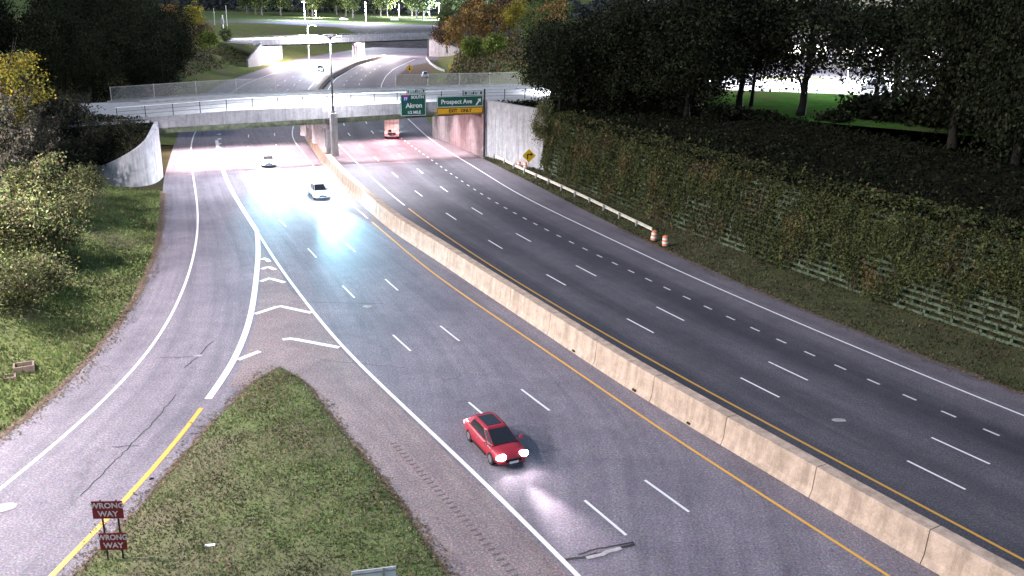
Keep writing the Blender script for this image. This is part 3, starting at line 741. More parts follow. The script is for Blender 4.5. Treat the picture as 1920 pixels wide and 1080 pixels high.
def ivy():
    r = np.random.default_rng(3); n = 150000
    s = r.uniform(i0 - 2, wl - .2, n); h = r.beta(1.25, 1.0, n) * (HT + 1.1)
    sw = s + .5 * (vnoise2(r, s, h, 2.5, 1.5) - .5)
    mat_ = .5 * vnoise2(r, sw, h, 1.1, 2.8) + .35 * vnoise2(r, sw, h, 3.4, 3.5) + .3 * vnoise2(r, sw, h, .45, 1.4)       # uneven mats
    hem = 1.6 * vnoise(r, s, 2.3) * vnoise(r, s, 6.0) - .5
    for c0, w0, h0 in ((s_of(WALL, gp(1295, 430)), 1.2, 1.5), (s_of(WALL, gp(1400, 470)), 2.0, 1.4), (s_of(WALL, gp(1560, 530)), 3.0, 2.0), (s_of(WALL, gp(1745, 592)), 2.3, 2.6), (s_of(WALL, gp(1880, 635)), 2.8, 3.3), (wl - 4.0, 1.5, 5.0)):
        hem = np.maximum(hem, h0 * np.exp(-((s - c0) / w0) ** 4) * (.6 + .8 * vnoise(r, s, .6)))
    bare = vnoise2(r, s, h, 2.0, 1.6) < .16
    keep = ((h > hem + r.normal(0, .35, n)) & ~(bare & (r.uniform(0, 1, n) < .75)) & (r.uniform(0, 1, n) < .25 + .95 * mat_)) | (r.uniform(0, 1, n) < .13)
    s, h, mat_ = s[keep], h[keep], mat_[keep]; n = len(s)
    d = np.r_[0, np.cumsum(np.linalg.norm(np.diff(WALL, axis=0), axis=1))]; t, nn = normals2(WALL)
    nx, ny = np.interp(s, d, nn[:, 0]), np.interp(s, d, nn[:, 1])
    over = np.maximum(0, h - HT)                                    # the growth folds over the top on to the slope
    off = np.minimum(h, HT) * BAT + .15 - (.1 + 1.3 * np.maximum(0, mat_ - .38)) + r.uniform(-.12, .2, n) + over * 3.0
    P = np.stack([np.interp(s, d, WALL[:, 0]) + nx * off, np.interp(s, d, WALL[:, 1]) + ny * off, np.minimum(h, HT + .25) + .15 + r.normal(0, .08, n) + .3 * mat_ * (over > 0)], 1)
    hue = vnoise2(r, s, h, 3.0, 2.2)
    c = palette(r, n, [(.06, .075, .022), (.085, .095, .03), (.10, .10, .035), (.05, .06, .025), (.07, .085, .03)], .45)
    rust = palette(r, n, [(.14, .10, .045), (.12, .075, .045), (.10, .075, .05), (.16, .13, .04)], .35)
    c = np.where((hue[:, None] + r.normal(0, .16, (n, 1))) > .80, rust, c) * (.50 + .66 * mat_[:, None])  # deep-lying leaves tinted darker: the mat's shading is put into leaf colour
    nr = np.stack([-nx, -ny, np.full(n, .5)], 1)
    me = leaf_mesh("ivy", P, r.uniform(.13, .34, n) * (.8 + .5 * r.uniform(0, 1, n) ** 3), c, M_LEAF, nr, .4, 4)
    o = link("ivy", me, None, "stuff"); tag(o, "olive ivy hanging over the right concrete crib wall", "ivy")
    # bare hanging stems
    m = MB()
    for k in range(120):
        s0 = random.uniform(i0, wl - 1); p, t_ = at_len(WALL, s0); n_v = np.array([t_[1], -t_[0]]); z1 = random.uniform(3, HT); z0 = z1 - random.uniform(1.5, 4)
        m.tube([(*(p + n_v * (z * BAT - .02) + t_ * random.uniform(-.15, .15)), max(.2, z)) for z in np.linspace(z1, z0, 4)], .022, 4, cap=False)
    so = m.build("ivy_stems", M_BARK_G, o); so["kind"] = "stuff"
ivy()

# ------------------------------------------------------------------ trees
def trunk_mesh(h, r0, seed, fork=None, limbs=6, mat=M_BARK, lean=.1, spread=.32):
    r = random.Random(seed); m = MB(); pts = []; x = y = 0
    n = 7
    for i in range(n):
        f = i / (n - 1); pts.append((x, y, -.3 + f * (h + .3))); x += r.uniform(-lean, lean) * h / n; y += r.uniform(-lean, lean) * h / n
    m.tube(pts, [r0 * (1.25 if i == 0 else 1 - .75 * i / (n - 1)) for i in range(n)], 9)
    st = fork if fork else .4
    for k in range(limbs):
        f = st + (0 if k == 0 and fork else (1 - st) * r.uniform(.02, .85)); i = min(n - 2, int(f * (n - 1))); g = f * (n - 1) - i
        b = Vector(pts[i]).lerp(Vector(pts[i + 1]), g); an = r.uniform(0, 6.28); le = h * r.uniform(.6, 1.2) * spread * 1.6
        d = Vector((math.cos(an), math.sin(an), r.uniform(.5, 1.3))).normalized(); rr = r0 * (1 - .75 * f) * .55
        p2 = b + d * le * .5 + Vector((0, 0, le * .05)); p3 = p2 + (d + Vector((r.uniform(-.4, .4), r.uniform(-.4, .4), .3))).normalized() * le * .5
        m.tube([b, p2, p3], [rr, rr * .6, rr * .2], 6)
        for q in range(2):
            e = p2 + Vector((r.uniform(-1, 1), r.uniform(-1, 1), r.uniform(.2, 1))).normalized() * le * .5
            m.tube([p2, e], [rr * .4, rr * .12], 5)
    return m.mesh("trunk", mat, True)
def crown_mesh(seed, rx, rz, zc, nclump, per, leaf, pal, cl=.16, mat=None, low=-1.0, shade=.35):
    r = np.random.default_rng(seed)
    d = r.normal(size=(nclump, 3)); d /= np.linalg.norm(d, axis=1)[:, None]
    rad = r.uniform(.35, 1.0, (nclump, 1)) ** .6; lump = 1 + .22 * np.sin(d[:, :1] * 3 + seed) + .18 * np.cos(d[:, 1:2] * 4 + seed * 2)
    C = d * rad * lump * np.array([[rx, rx, rz]]); C[:, 2] = np.maximum(C[:, 2], low * rz) + zc
    idx = np.repeat(np.arange(nclump), per); n = len(idx)
    cr = r.uniform(.6, 1.4, nclump)[idx][:, None] * rx * cl
    P = C[idx] + r.normal(size=(n, 3)) * cr * np.array([[1, 1, .7]])
    col = palette(r, n, pal, .3) * (1 + shade * r.normal(size=nclump))[idx][:, None].clip(.45, 1.9)
    return leaf_mesh("crown", P, r.uniform(.65, 1.35, n) * leaf, col, mat or M_LEAF, None, 0, seed + 1)

PAL_DARK = [(.014, .019, .009), (.019, .023, .011), (.023, .024, .012), (.016, .020, .012)]
PAL_GREEN = [(.06, .09, .025), (.08, .105, .03), (.05, .075, .028), (.10, .115, .04)]
PAL_BUSH = [(.10, .125, .045), (.125, .15, .05), (.19, .20, .065), (.065, .075, .035), (.17, .145, .075), (.14, .105, .07), (.11, .135, .05), (.20, .19, .09)]
PAL_YEL = [(.38, .27, .03), (.30, .24, .035), (.22, .21, .04), (.16, .17, .04)]
PAL_ORANGE = [(.30, .15, .05), (.25, .17, .06), (.20, .12, .06), (.33, .21, .06), (.14, .12, .05)]
PAL_RUST = [(.17, .09, .06), (.13, .09, .06), (.10, .08, .05), (.20, .12, .07)]
PAL_LIME = [(.20, .24, .05), (.26, .27, .05), (.13, .18, .04), (.09, .14, .04)]
PAL_MAUVE = [(.10, .085, .07), (.13, .105, .09), (.075, .07, .05), (.10, .10, .05)]
PAL_DOME = [(.055, .058, .034), (.07, .06, .042), (.045, .05, .03), (.085, .07, .05), (.05, .06, .03)]
CR = {}
def crown(kind, v):
    key = (kind, v)
    if key not in CR:
        sd = 11 + 13 * v + hash_(kind)
        spec = dict(dark=(5.8, 5.4, 8.8, 130, 60, .40, PAL_DARK, .19), black=(5.6, 5.6, 6.4, 170, 110, .34, PAL_DARK, .16), green=(3.6, 4.0, 6.0, 80, 70, .34, PAL_GREEN, .15), bush=(1.9, 1.35, 1.25, 46, 130, .17, PAL_BUSH, .24),
                    yellow=(3.2, 3.2, 6.4, 70, 65, .32, PAL_YEL, .15), orange=(3.6, 3.8, 5.2, 70, 60, .48, PAL_ORANGE, .16), rust=(3.2, 3.2, 4.6, 60, 60, .45, PAL_RUST, .17), lime=(2.6, 2.1, 2.4, 60, 55, .4, PAL_LIME, .17),
                    dome=(3.6, 2.9, 2.3, 110, 70, .34, PAL_DOME, .16), hollow=(1.9, 1.0, .7, 50, 50, .34, PAL_DARK, .18), mauve=(3.0, 3.8, 5.6, 75, 55, .28, PAL_MAUVE, .14), far=(5.5, 5.5, 9.0, 60, 45, 1.0, PAL_GREEN, .18))[kind]
        rx, rz, zc, nc, per, lf, pal, cl = spec
        CR[key] = crown_mesh(sd, rx, rz, zc, nc, per, lf, pal, cl, M_LEAF_DARK if kind in ("dark", "black", "hollow") else M_LEAF)
    return CR[key]
def hash_(s): return sum(ord(c) * (i + 3) for i, c in enumerate(s)) % 97
TR = {}
def tree(x, y, z, kind, label, v=0, sc=1.0, sz=None, cat="tree", name="tree", group=None, bark=M_BARK, th=8.0, tr=.30, fork=None, rz=None, ctone=None):
    o = thing(name, label, cat, (x, y, z), random.uniform(0, 6.28) if rz is None else rz, group)
    o.scale = (sc, sc, sz or sc)
    key = (bark.name, th, tr, fork, v)
    if key not in TR: TR[key] = trunk_mesh(th, tr, v * 7 + int(th * 3), fork, mat=bark)
    link("trunk", TR[key], o); link("crown", crown(kind, v), o)
    return o

# right: the dark row on the terrace, some trunks against the lit lawn
GR = "dark trees above the ivy wall"
def rt(px, py, z=8.35): return gp(px, py, z)
p = rt(1500, 217); tree(p[0], p[1], 8.3, "dark", "dark tree with a low forked trunk in front of the bright green lawn", 0, 1.25, 1.2, th=10.5, tr=.46, fork=.22, group=GR)
p = rt(1385, 208); tree(p[0], p[1], 8.3, "dark", "dark straight trunk at the left part of the green lawn strip", 1, 1.2, 1.2, th=11, tr=.40, group=GR)
p = rt(1408, 200); tree(p[0], p[1], 8.3, "dark", "thinner dark trunk close behind the straight one on the lawn", 2, .95, th=11, tr=.32, group=GR)
p = rt(1338, 172); tree(p[0] , p[1], 8.4, "dark", "small far tree at the left end of the lawn before the white car park", 3, .85, th=9, tr=.22, group=GR)
p = rt(1305, 190); tree(p[0], p[1], 8.3, "dark", "dark tree at the left border of the lit lawn", 1, 1.05, th=11, tr=.36, rz=2.0, group=GR)
p = rt(1640, 196); tree(p[0], p[1], 8.3, "dark", "dark tree at the right end of the lit lawn", 2, 1.05, th=10, tr=.4, rz=1.2, group=GR)
LB = "tree of the solid black mass above the ivy wall"
for i, (x, y, v, s_) in enumerate([(8.5, 131, 0, 1.0), (13.5, 126, 1, 1.05), (18, 128, 2, 1.1), (15.5, 138, 3, 1.1), (22, 118, 0, 1.0), (25, 133, 2, 1.1), (5.5, 138.5, 2, .9)]):
    tree(x, y, 8.1, "black", LB + " left of the lawn", v, s_, th=9.5, tr=.38, group=GR)
for i, (x, y, v, s_) in enumerate([(48, 100, 0, 1.1), (56, 108, 1, 1.15), (54, 92, 2, 1.15), (63, 99, 3, 1.4), (61, 84, 0, 1.5), (72, 112, 2, 1.6), (47, 85, 1, .95), (68, 76, 1, 1.4), (80, 104, 1, 1.8), (74, 94, 3, 1.9), (64, 90, 1, 1.7)]):
    tree(x, y, 8.2, "black", LB + " right of the lawn", v, s_, s_ * 1.4, th=9.5, tr=.42, group=GR)
# two broad crowns at the ends of the lawn
for px, lb, v in ((1275, "broad-crowned dark tree at the left end of the lit lawn", 1), (1668, "broad-crowned dark tree at the right end of the lit lawn", 3)):
    p = rt(px, 206); tree(p[0], p[1], 8.3, "dark", lb, v, 1.45, 1.25, th=9.5, tr=.3, rz=px, group=GR)
# scrub on the dark slope between wall and lawn
def scrub(name, label, n, fn, pal, size, seed):
    r = np.random.default_rng(seed); P = fn(r, n); c = palette(r, len(P), pal, .4)
    o = link(name, leaf_mesh(name, P, r.uniform(.6, 1.4, len(P)) * size, c, M_LEAF_DARK, None, 0, seed), None, "stuff"); tag(o, label, "undergrowth"); return o
_tw = offset(tw, 0.0)
def f_slope(r, n):
    d = np.r_[0, np.cumsum(np.linalg.norm(np.diff(tw, axis=0), axis=1))]; t, nn = normals2(tw)
    s = r.uniform(18, d[-1], n); o_ = r.uniform(.4, 27, n) ; x = np.interp(s, d, tw[:, 0]) + np.interp(s, d, nn[:, 0]) * o_; y = np.interp(s, d, tw[:, 1]) + np.interp(s, d, nn[:, 1]) * o_
    hump = .25 + .9 * (np.sin(x * .7 + 1) * np.sin(y * .6) * .5 + .5) * np.exp(-o_ / 14) + .35 * np.sin(x * 1.9) * np.sin(y * 1.7)
    z = 7.5 + .9 * np.minimum(1, o_ / 26) + np.abs(hump) * r.uniform(0, 1.1, n)
    return np.stack([x, y, z], 1)
def f_lip(r, n):
    P = f_slope(r, n * 3); d = np.array([np.min(np.hypot(tw[:, 0] - p[0], tw[:, 1] - p[1])) for p in P]); return P[r.uniform(0, 1, len(P)) < np.exp(-(d - 1) / 4.0)] + np.array([0, 0, .12])
scrub("undergrowth", "olive creeper spreading from the wall top up the slope", 4200, f_lip, [(.05, .06, .02), (.065, .075, .025), (.08, .075, .03), (.04, .045, .02)], .34, 22)
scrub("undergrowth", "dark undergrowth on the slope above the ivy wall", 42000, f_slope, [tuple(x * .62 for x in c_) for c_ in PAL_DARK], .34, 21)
for i_, (px, py, sc_) in enumerate(((1345, 222, 1.0), (1425, 226, .8), (1560, 228, .9), (1640, 222, 1.6), (1700, 226, 2.0), (1765, 236, 2.2), (1260, 205, 1.5), (1180, 196, 1.7), (1110, 190, 1.5))):
    p = gp(px, py, 8.3); o = thing("bush", "low black bush along the near edge of the lit lawn", "bush", (p[0], p[1], 8.0), i_ * 1.3, "black bushes before the lawn"); o.scale = (sc_ * 1.3, sc_ * 1.3, sc_); link("crown", crown("hollow", i_ % 3), o)
# a leafy tree overhanging the concrete wall beside the diamond sign
tree(6.0, 124.5, 7.6, "dark", "dark tree overhanging the stained wall beside the yellow arrow sign", 2, .8, th=7, tr=.3, group=GR)
bw = thing("bush", "leafy dark bush hanging down the end of the stained wall", "bush", (3.6, 121.0, 4.6)); bw.scale = (.8, .8, 1.6); link("crown", crown("bush", 2), bw)

# left: foreground bushes, trees on the bank, the dark mass by the overpass
def bush(px, py, z, sc, v, label, kind="bush", g="bushes on the left bank"):
    p = gp(px, py, z); o = thing("bush", label, "bush", (p[0], p[1], z - .15), random.uniform(0, 6), g); o.scale = (sc, sc, sc)
    if ("stem", v) not in TR:
        m = MB(); r = random.Random(v)
        for k in range(7): m.tube([(r.uniform(-.2, .2), r.uniform(-.2, .2), -.2), (r.uniform(-.8, .8), r.uniform(-.8, .8), .9), (r.uniform(-1.4, 1.4), r.uniform(-1.4, 1.4), 1.8)], [.05, .035, .012], 5)
        TR[("stem", v)] = m.mesh("stems", M_BARK_G)
    link("stems", TR[("stem", v)], o); link("crown", crown(kind, v), o); return o
bush(75, 545, 1.1, 1.05, 0, "lowest green bush on the left bank casting a shadow on the grass")
bush(28, 560, 1.9, 1.25, 1, "yellow-green bush at the left picture edge above the drain box")
bush(85, 470, 2.3, 1.35, 2, "rounded green bush on the left bank behind the lowest one")
bush(25, 450, 3.2, 1.6, 3, "large leafy bush at the left picture edge under the grey-trunked tree")
bush(120, 400, 3.0, 1.2, 1, "reddish green bush halfway up the left bank")
bush(60, 385, 3.8, 1.5, 0, "dull bush behind the large leafy one on the left bank")
bush(160, 362, 2.9, .95, 2, "small scrubby bush on the bank left of the curved wing wall")
tree(-48.3, 84.5, 4.2, "mauve", "grey-brown tree with a pale trunk at the left picture edge", 0, .95, 1.1, bark=M_BARK_G, th=8, tr=.22, fork=.3)
tree(-52.0, 94, 6.4, "yellow", "yellow-leaved tree at the upper left behind the grey-brown tree", 1, 1.0, th=8, tr=.24, bark=M_BARK_G)
tree(-48.0, 92, 4.0, "mauve", "sparse brown tree between the grey-trunked tree and the wing wall", 2, .7, bark=M_BARK_G, th=7, tr=.14)
DG = "dark trees left of the overpass"
for i, (x, y, z, k_, v, s_, lb) in enumerate([(-54.5, 110.5, 4.4, "dome", 2, 1.0, "wide dark shrub further left behind the curved wing wall"), (-58.5, 110.5, 3.8, "dome", 0, 1.25, "tall dark shrub below the left end of the overpass rail"), (-52.8, 106.5, 1.6, "dome", 3, .8, "lowest dark shrub at the foot of the bank left of the wing wall"),
        (-57.5, 104.5, 3.4, "dome", 1, 1.0, "dark shrub behind the lowest one left of the wing wall"), (-64, 113, 5.5, "dome", 2, 1.35, "big dark shrub between the yellow tree and the overpass rail"), (-70, 118, 6.2, "dome", 3, 1.5, "dull shrub beside the street at the overpass's left approach"), (-62, 103, 5.0, "dome", 0, 1.2, "dull shrub under the yellow tree")]):
    tree(x, y, z, k_, lb, v, s_, th=3, tr=.2, group=DG)
def f_wing(r, n):
    k = r.integers(0, 41, n); f = r.beta(1.1, 1.3, n); P = xs[k]; c_ = np.array([-53.5, 113.5]); q = P[:, :2] * (1 - f[:, None]) + c_ * f[:, None]
    return np.stack([q[:, 0] + r.normal(0, .2, n), q[:, 1] + r.normal(0, .2, n), (P[:, 2] - .35) * (1 - f) + 6.7 * f + r.uniform(0, .9, n) * np.minimum(1, f * 5) + .1], 1)
scrub("undergrowth", "brownish dark growth filling the bank behind the curved wing wall", 9000, f_wing, PAL_DOME + PAL_DARK, .26, 61)
for x, y, z, v, s_, lb in ((-47.3, 111.3, 4.9, 1, .42, "small dark shrub just behind the high end of the curved wing wall"), (-49.6, 110.6, 4.4, 2, .55, "middle dark shrub on the bank behind the curved wing wall"), (-51.5, 109.2, 3.4, 3, .62, "dark shrub behind the low end of the curved wing wall")):
    tree(x, y, z, "dome", lb, v, s_, th=3, tr=.15, group=DG)
# dark wood left of the road beyond the first overpass
WG = "dark trees beyond the left end of the overpass"
for i, (x, y, z, k_, v, s_) in enumerate([(-66, 160, 6.5, "dark", 0, .95), (-73, 150, 7, "black", 1, 1.0), (-80, 164, 7.2, "black", 2, 1.15), (-72, 175, 6.8, "black", 3, 1.1), (-89, 152, 7.3, "black", 0, 1.1), (-78, 186, 7, "black", 1, 1.15),
        (-86, 140, 7.2, "dark", 2, .9), (-80, 134, 6.8, "green", 0, .95), (-96, 170, 7.4, "black", 3, 1.2), (-92, 190, 7.4, "black", 2, 1.3), (-84, 205, 7.4, "black", 0, 1.2), (-98, 150, 7.3, "green", 2, 1.1), (-101, 215, 7.5, "black", 1, 1.4), (-69, 176, 3.2, "black", 3, .85), (-73, 192, 3.6, "black", 0, .9), (-78, 209, 4.2, "black", 2, .95), (-82, 224, 5.0, "dark", 1, .95), (-62, 158, 3.0, "black", 1, .7), (-67, 146, 5.5, "black", 2, .8)]):
    tree(x, y, z, k_, "dark leafy tree in the wood beyond the overpass's left fence" if k_ != "green" else "dull green tree in the wood beyond the overpass's left fence", v, s_, th=8, tr=.3, group=WG)
for x, y, z, k_, v, s_, lb in [(-86, 236, 6.8, "rust", 0, .95, "rusty shrub tree at the right edge of the dark wood"), (-92, 250, 7.3, "orange", 1, 1.25, "orange tree on the bank left of the far overpass"), (-86, 262, 6.6, "lime", 0, 1.1, "yellow-green shrub on the bank before the far wing wall"),
        (-92, 275, 7.2, "rust", 1, .8, "brown shrub on top of the bank left of the far overpass"), (-88, 284, 6.2, "green", 2, .55, "low green shrub on the slope beside the far wing wall"), (-96, 266, 7.5, "orange", 2, .95, "tawny tree behind the orange tree on the left bank"),
        (-103, 300, 7.6, "yellow", 2, 1.1, "yellow tree far left behind the grey sign pole")]:
    tree(x, y, z, k_, lb, v, s_, th=6, tr=.2, bark=M_BARK_G)
def f_bankL(r, n):
    pp = clip_y(PAVE_L, 140, 300); d = np.r_[0, np.cumsum(np.linalg.norm(np.diff(pp, axis=0), axis=1))]; t, nn = normals2(pp); s = r.uniform(0, d[-1], n); o_ = 7 + 22 * r.beta(1.2, 1.2, n)
    lum = np.sin(s * .35) * np.sin(o_ * .5 + s * .1); k = r.uniform(-.6, 1, n) < lum + .5
    x = np.interp(s, d, pp[:, 0]) - np.interp(s, d, nn[:, 0]) * o_; y = np.interp(s, d, pp[:, 1]) - np.interp(s, d, nn[:, 1]) * o_
    return np.stack([x, y, np.interp(o_, [0, 2, 6, 12, 18, 24, 60], [0, .1, .9, 3.2, 5.8, 7.3, 7.8]) + r.uniform(0, 1.6, n) * (.6 + .5 * lum)], 1)[k]
scrub("scrub", "mixed autumn scrub on the bank left of the far road", 15000, f_bankL, PAL_RUST + PAL_GREEN + PAL_MAUVE, .62, 51)
def f_bankR(r, n):
    pp = clip_y(R_PAVE, 200, 360); d = np.r_[0, np.cumsum(np.linalg.norm(np.diff(pp, axis=0), axis=1))]; t, nn = normals2(pp); s = r.uniform(0, d[-1], n); o_ = 7 + 30 * r.beta(1.2, 1.2, n)
    lum = np.sin(s * .3) * np.sin(o_ * .4 + s * .1); k = r.uniform(-.6, 1, n) < lum + .6
    x = np.interp(s, d, pp[:, 0]) + np.interp(s, d, nn[:, 0]) * o_; y = np.interp(s, d, pp[:, 1]) + np.interp(s, d, nn[:, 1]) * o_
    return np.stack([x, y, np.interp(o_, [0, 3, 7, 14, 20, 26, 60], [0, .1, .8, 3.8, 6.6, 7.8, 8.3]) + r.uniform(0, 2.0, n) * (.6 + .5 * lum)], 1)[k]
scrub("scrub", "brown and green scrub on the bank right of the far road", 16000, f_bankR, PAL_RUST + PAL_GREEN + PAL_ORANGE[1:3] + PAL_MAUVE, .7, 52)
# autumn trees on the right bank beyond the overpass
AG = "autumn trees on the right bank beyond the overpass"
for x, y, z, k_, v, s_, lb in [(-13, 268, 5.2, "lime", 1, 1.35, "lime-yellow low tree above the overpass fence on the right bank"), (-6, 258, 6.5, "lime", 2, 1.3, "green-yellow bush next to the dark trees beyond the right fence"), (-18, 295, 4, "orange", 0, 1.35, "orange-brown tree in the middle of the right bank"), (-8, 300, 7, "orange", 2, 1.5, "tall tawny tree at the back of the right bank"),
        (-24, 322, 3.6, "rust", 1, 1.35, "brown tree beside the far overpass's right end"), (-14, 330, 7, "orange", 1, 1.6, "large pinkish orange tree behind the right bank"), (-25, 350, 5.0, "green", 1, 1.5, "dull green tree just right of the far overpass"), (1, 285, 8, "yellow", 0, 1.4, "golden tree at the top of the right bank"), (-3, 330, 8, "rust", 2, 2.1, "rusty tall tree behind the golden one"),
        (8, 262, 8, "orange", 0, 1.4, "amber tree partly hidden by the black trees"), (4, 240, 7.6, "green", 0, 1.2, "green tree beside the black trees beyond the street"), (12, 320, 8.2, "green", 1, 1.7, "green tall tree behind the amber one")]:
    tree(x, y, z, k_, lb, v, s_, th=6, tr=.22, bark=M_BARK_G, group=AG)

# background: trees behind the far lawn, and a wood behind them
BG = "park trees behind the far lawn"
for i in range(22):
    x = -175 + i * 9.3 + random.uniform(-3, 3); y = random.uniform(555, 640)
    tree(x, y, 7.7, "far", "tall park tree behind the lamp-lit far lawn", i % 3, random.uniform(.9, 1.3), 1.5, th=12, tr=.45, bark=M_BARK_G, group=BG)
def f_wood(r, n):
    x = r.uniform(-330, 240, n); y = r.uniform(660, 730, n); z = 7.8 + r.beta(1.3, 1.2, n) * (16 + 5 * np.sin(x * .09) + 3 * np.sin(x * .23)); return np.stack([x, y, z], 1)
o = scrub("distant_wood", "distant dim wood closing the view at the top", 14000, f_wood, [(.06, .06, .075), (.05, .055, .06), (.075, .08, .07)], 3.2, 33); o["category"] = "wood"
def f_hedge(r, n):
    x = r.uniform(-130, 20, n); y = r.uniform(478, 492, n); z = 7.5 + r.uniform(0, 1.4, n); return np.stack([x, y, z], 1)
def f_gapL(r, n):   # undergrowth on the left bank beneath the dark trees
    x = r.uniform(-75, -46, n); y = r.uniform(84, 112, n); q = np.stack([x, y], 1); t, nn = normals2(PAVE_L)
    d = np.array([np.min(np.linalg.norm(PAVE_L - a, axis=1)) for a in q]); z = np.interp(d, [0, 5, 9, 13, 17, 21, 27], [0, .75, 2.2, 3.9, 5.5, 6.7, 7.3]) + r.uniform(0, .9, n) * np.clip((d - 8) / 6, 0, 1)
    k = d > 8.5; return np.stack([x, y, z], 1)[k]
scrub("undergrowth", "dull undergrowth under the trees left of the wing wall", 16000, f_gapL, PAL_DARK + PAL_MAUVE, .3, 41)

# grass blades on the island and the near bank
def tufts(name, label, pts, size, pal, seed):
    r = np.random.default_rng(seed); n = len(pts); a = r.uniform(0, 6.28, n); hgt = size * r.uniform(.5, 1.5, n); ln = r.uniform(-.5, .5, (n, 2)) * hgt[:, None]
    u = np.stack([np.cos(a), np.sin(a), np.zeros(n)], 1) * (size * .45); top = pts + np.stack([ln[:, 0], ln[:, 1], hgt], 1)
    V = np.stack([pts - u, pts + u, top], 1).reshape(-1, 3); me = bpy.data.meshes.new(name); me.vertices.add(3 * n); me.vertices.foreach_set("co", V.astype(np.float32).ravel())
    me.loops.add(3 * n); me.loops.foreach_set("vertex_index", np.arange(3 * n, dtype=np.int32)); me.polygons.add(n); me.polygons.foreach_set("loop_start", np.arange(0, 3 * n, 3, dtype=np.int32)); me.polygons.foreach_set("loop_total", np.full(n, 3, dtype=np.int32))
    c = palette(r, n, pal, .35); patch = np.sin(pts[:, :1] * .9 + np.sin(pts[:, 1:2] * .7)) * np.sin(pts[:, 1:2] * .8 + 1.3 * np.sin(pts[:, :1] * .5)); c *= 1 + .45 * patch
    ca = me.color_attributes.new("tint", 'FLOAT_COLOR', 'POINT'); ca.data.foreach_set("color", np.concatenate([np.repeat(c, 3, 0), np.ones((3 * n, 1))], 1).astype(np.float32).ravel())
    me.materials.append(M_LEAF); me.update(); o = link(name, me, None, "stuff"); tag(o, label, "grass"); return o
r = np.random.default_rng(8); P = []
PALG = [(.14, .19, .065), (.17, .225, .08), (.21, .24, .10), (.25, .215, .13), (.30, .24, .18), (.11, .15, .06), (.15, .20, .07)]
n = 60000; i = r.integers(0, n_, n); i = np.minimum(i, n_ - 2); f = r.uniform(0, 1, n); g = r.uniform(0, 1, n)
# spread evenly over the area: weight by width
wdt = np.linalg.norm(ga - gb, axis=1); keep = r.uniform(0, 1, n) < wdt[i] / wdt.max()
i, f, g = i[keep], f[keep], g[keep]
a = ga[i] * (1 - g[:, None]) + ga[i + 1] * g[:, None]; b_ = gb[i] * (1 - g[:, None]) + gb[i + 1] * g[:, None]; q = a * (1 - f[:, None]) + b_ * f[:, None]
e = np.minimum(f, 1 - f) * wdt[i]; zz = .0 + .10 * np.minimum(1, e / .5) + .16 * np.minimum(1, e / 4)
tufts("grass", "short patchy autumn grass on the gore island", np.stack([q[:, 0], q[:, 1], zz], 1), .10, PALG, 9)
n = 60000; t, nn = normals2(pl_near); d = np.r_[0, np.cumsum(np.linalg.norm(np.diff(pl_near, axis=0), axis=1))]
s = r.uniform(14, d[-1], n); o_ = r.uniform(.3, 16, n); x = np.interp(s, d, pl_near[:, 0]) - np.interp(s, d, nn[:, 0]) * o_; y = np.interp(s, d, pl_near[:, 1]) - np.interp(s, d, nn[:, 1]) * o_
zz = np.interp(o_, [0, .6, 2.2, 5, 9, 13, 17], [-.03, .05, .16, .75, 2.2, 3.9, 5.5])
tufts("grass", "rough grass on the left bank beside the ramp", np.stack([x, y, zz], 1), .17, [(.14, .195, .065), (.17, .235, .075), (.21, .255, .085), (.23, .21, .11), (.12, .16, .06)], 10)
n = 16000; k = r.integers(0, 89, n); f = r.uniform(0, 1, n); g = r.uniform(0, 1, n)
q0 = vi[k] * (1 - g[:, None]) + vi[k + 1] * g[:, None]; q1 = vo[k] * (1 - g[:, None]) + vo[k + 1] * g[:, None]; q = q0 * (1 - f[:, None]) + q1 * f[:, None]
tufts("grass", "thin weeds on the verge below the ivy wall", np.stack([q[:, 0], q[:, 1], .012 + .25 * f], 1), .16, [(.06, .07, .03), (.085, .09, .04), (.12, .09, .06), (.05, .055, .03)], 12)

# fallen leaves blown against the edges of the paving
P = []; r = np.random.default_rng(17)
for e_, sd in LITTER_EDGES:
    d = np.r_[0, np.cumsum(np.linalg.norm(np.diff(e_, axis=0), axis=1))]; n = int(d[-1] * 90); t, nn = normals2(e_); s = r.uniform(0, d[-1], n); o_ = r.normal(-.05, .45, n) * (.5 + .8 * np.abs(np.sin(s * .4) * np.sin(s * .13 + 1)))
    P.append(np.stack([np.interp(s, d, e_[:, 0]) + np.interp(s, d, nn[:, 0]) * o_ * -sd * -1, np.interp(s, d, e_[:, 1]) + np.interp(s, d, nn[:, 1]) * o_, .05 + 0 * s], 1))
k = r.integers(0, n_ - 1, 9000); f = r.uniform(0, 1, 9000); q = ga[k] * (1 - f[:, None]) + gb[k] * f[:, None] + r.normal(0, .2, (9000, 2)); pk_ = np.sin(q[:, 0] * .8 + 1) * np.sin(q[:, 1] * .55) + r.uniform(-.6, .6, 9000) > .15
P.append(np.stack([q[pk_, 0], q[pk_, 1], np.full(pk_.sum(), .33)], 1))
P = np.concatenate(P); c = palette(r, len(P), [(.22, .14, .09), (.27, .18, .11), (.17, .12, .09), (.14, .11, .07), (.12, .12, .06)], .35)
o = link("fallen_leaves", leaf_mesh("fallen_leaves", P, r.uniform(.07, .18, len(P)), c, M_LEAF, np.tile([0, 0, 1.0], (len(P), 1)), .75, 18), None, "stuff"); tag(o, "brown fallen leaves along the edges of the paving", "leaves")

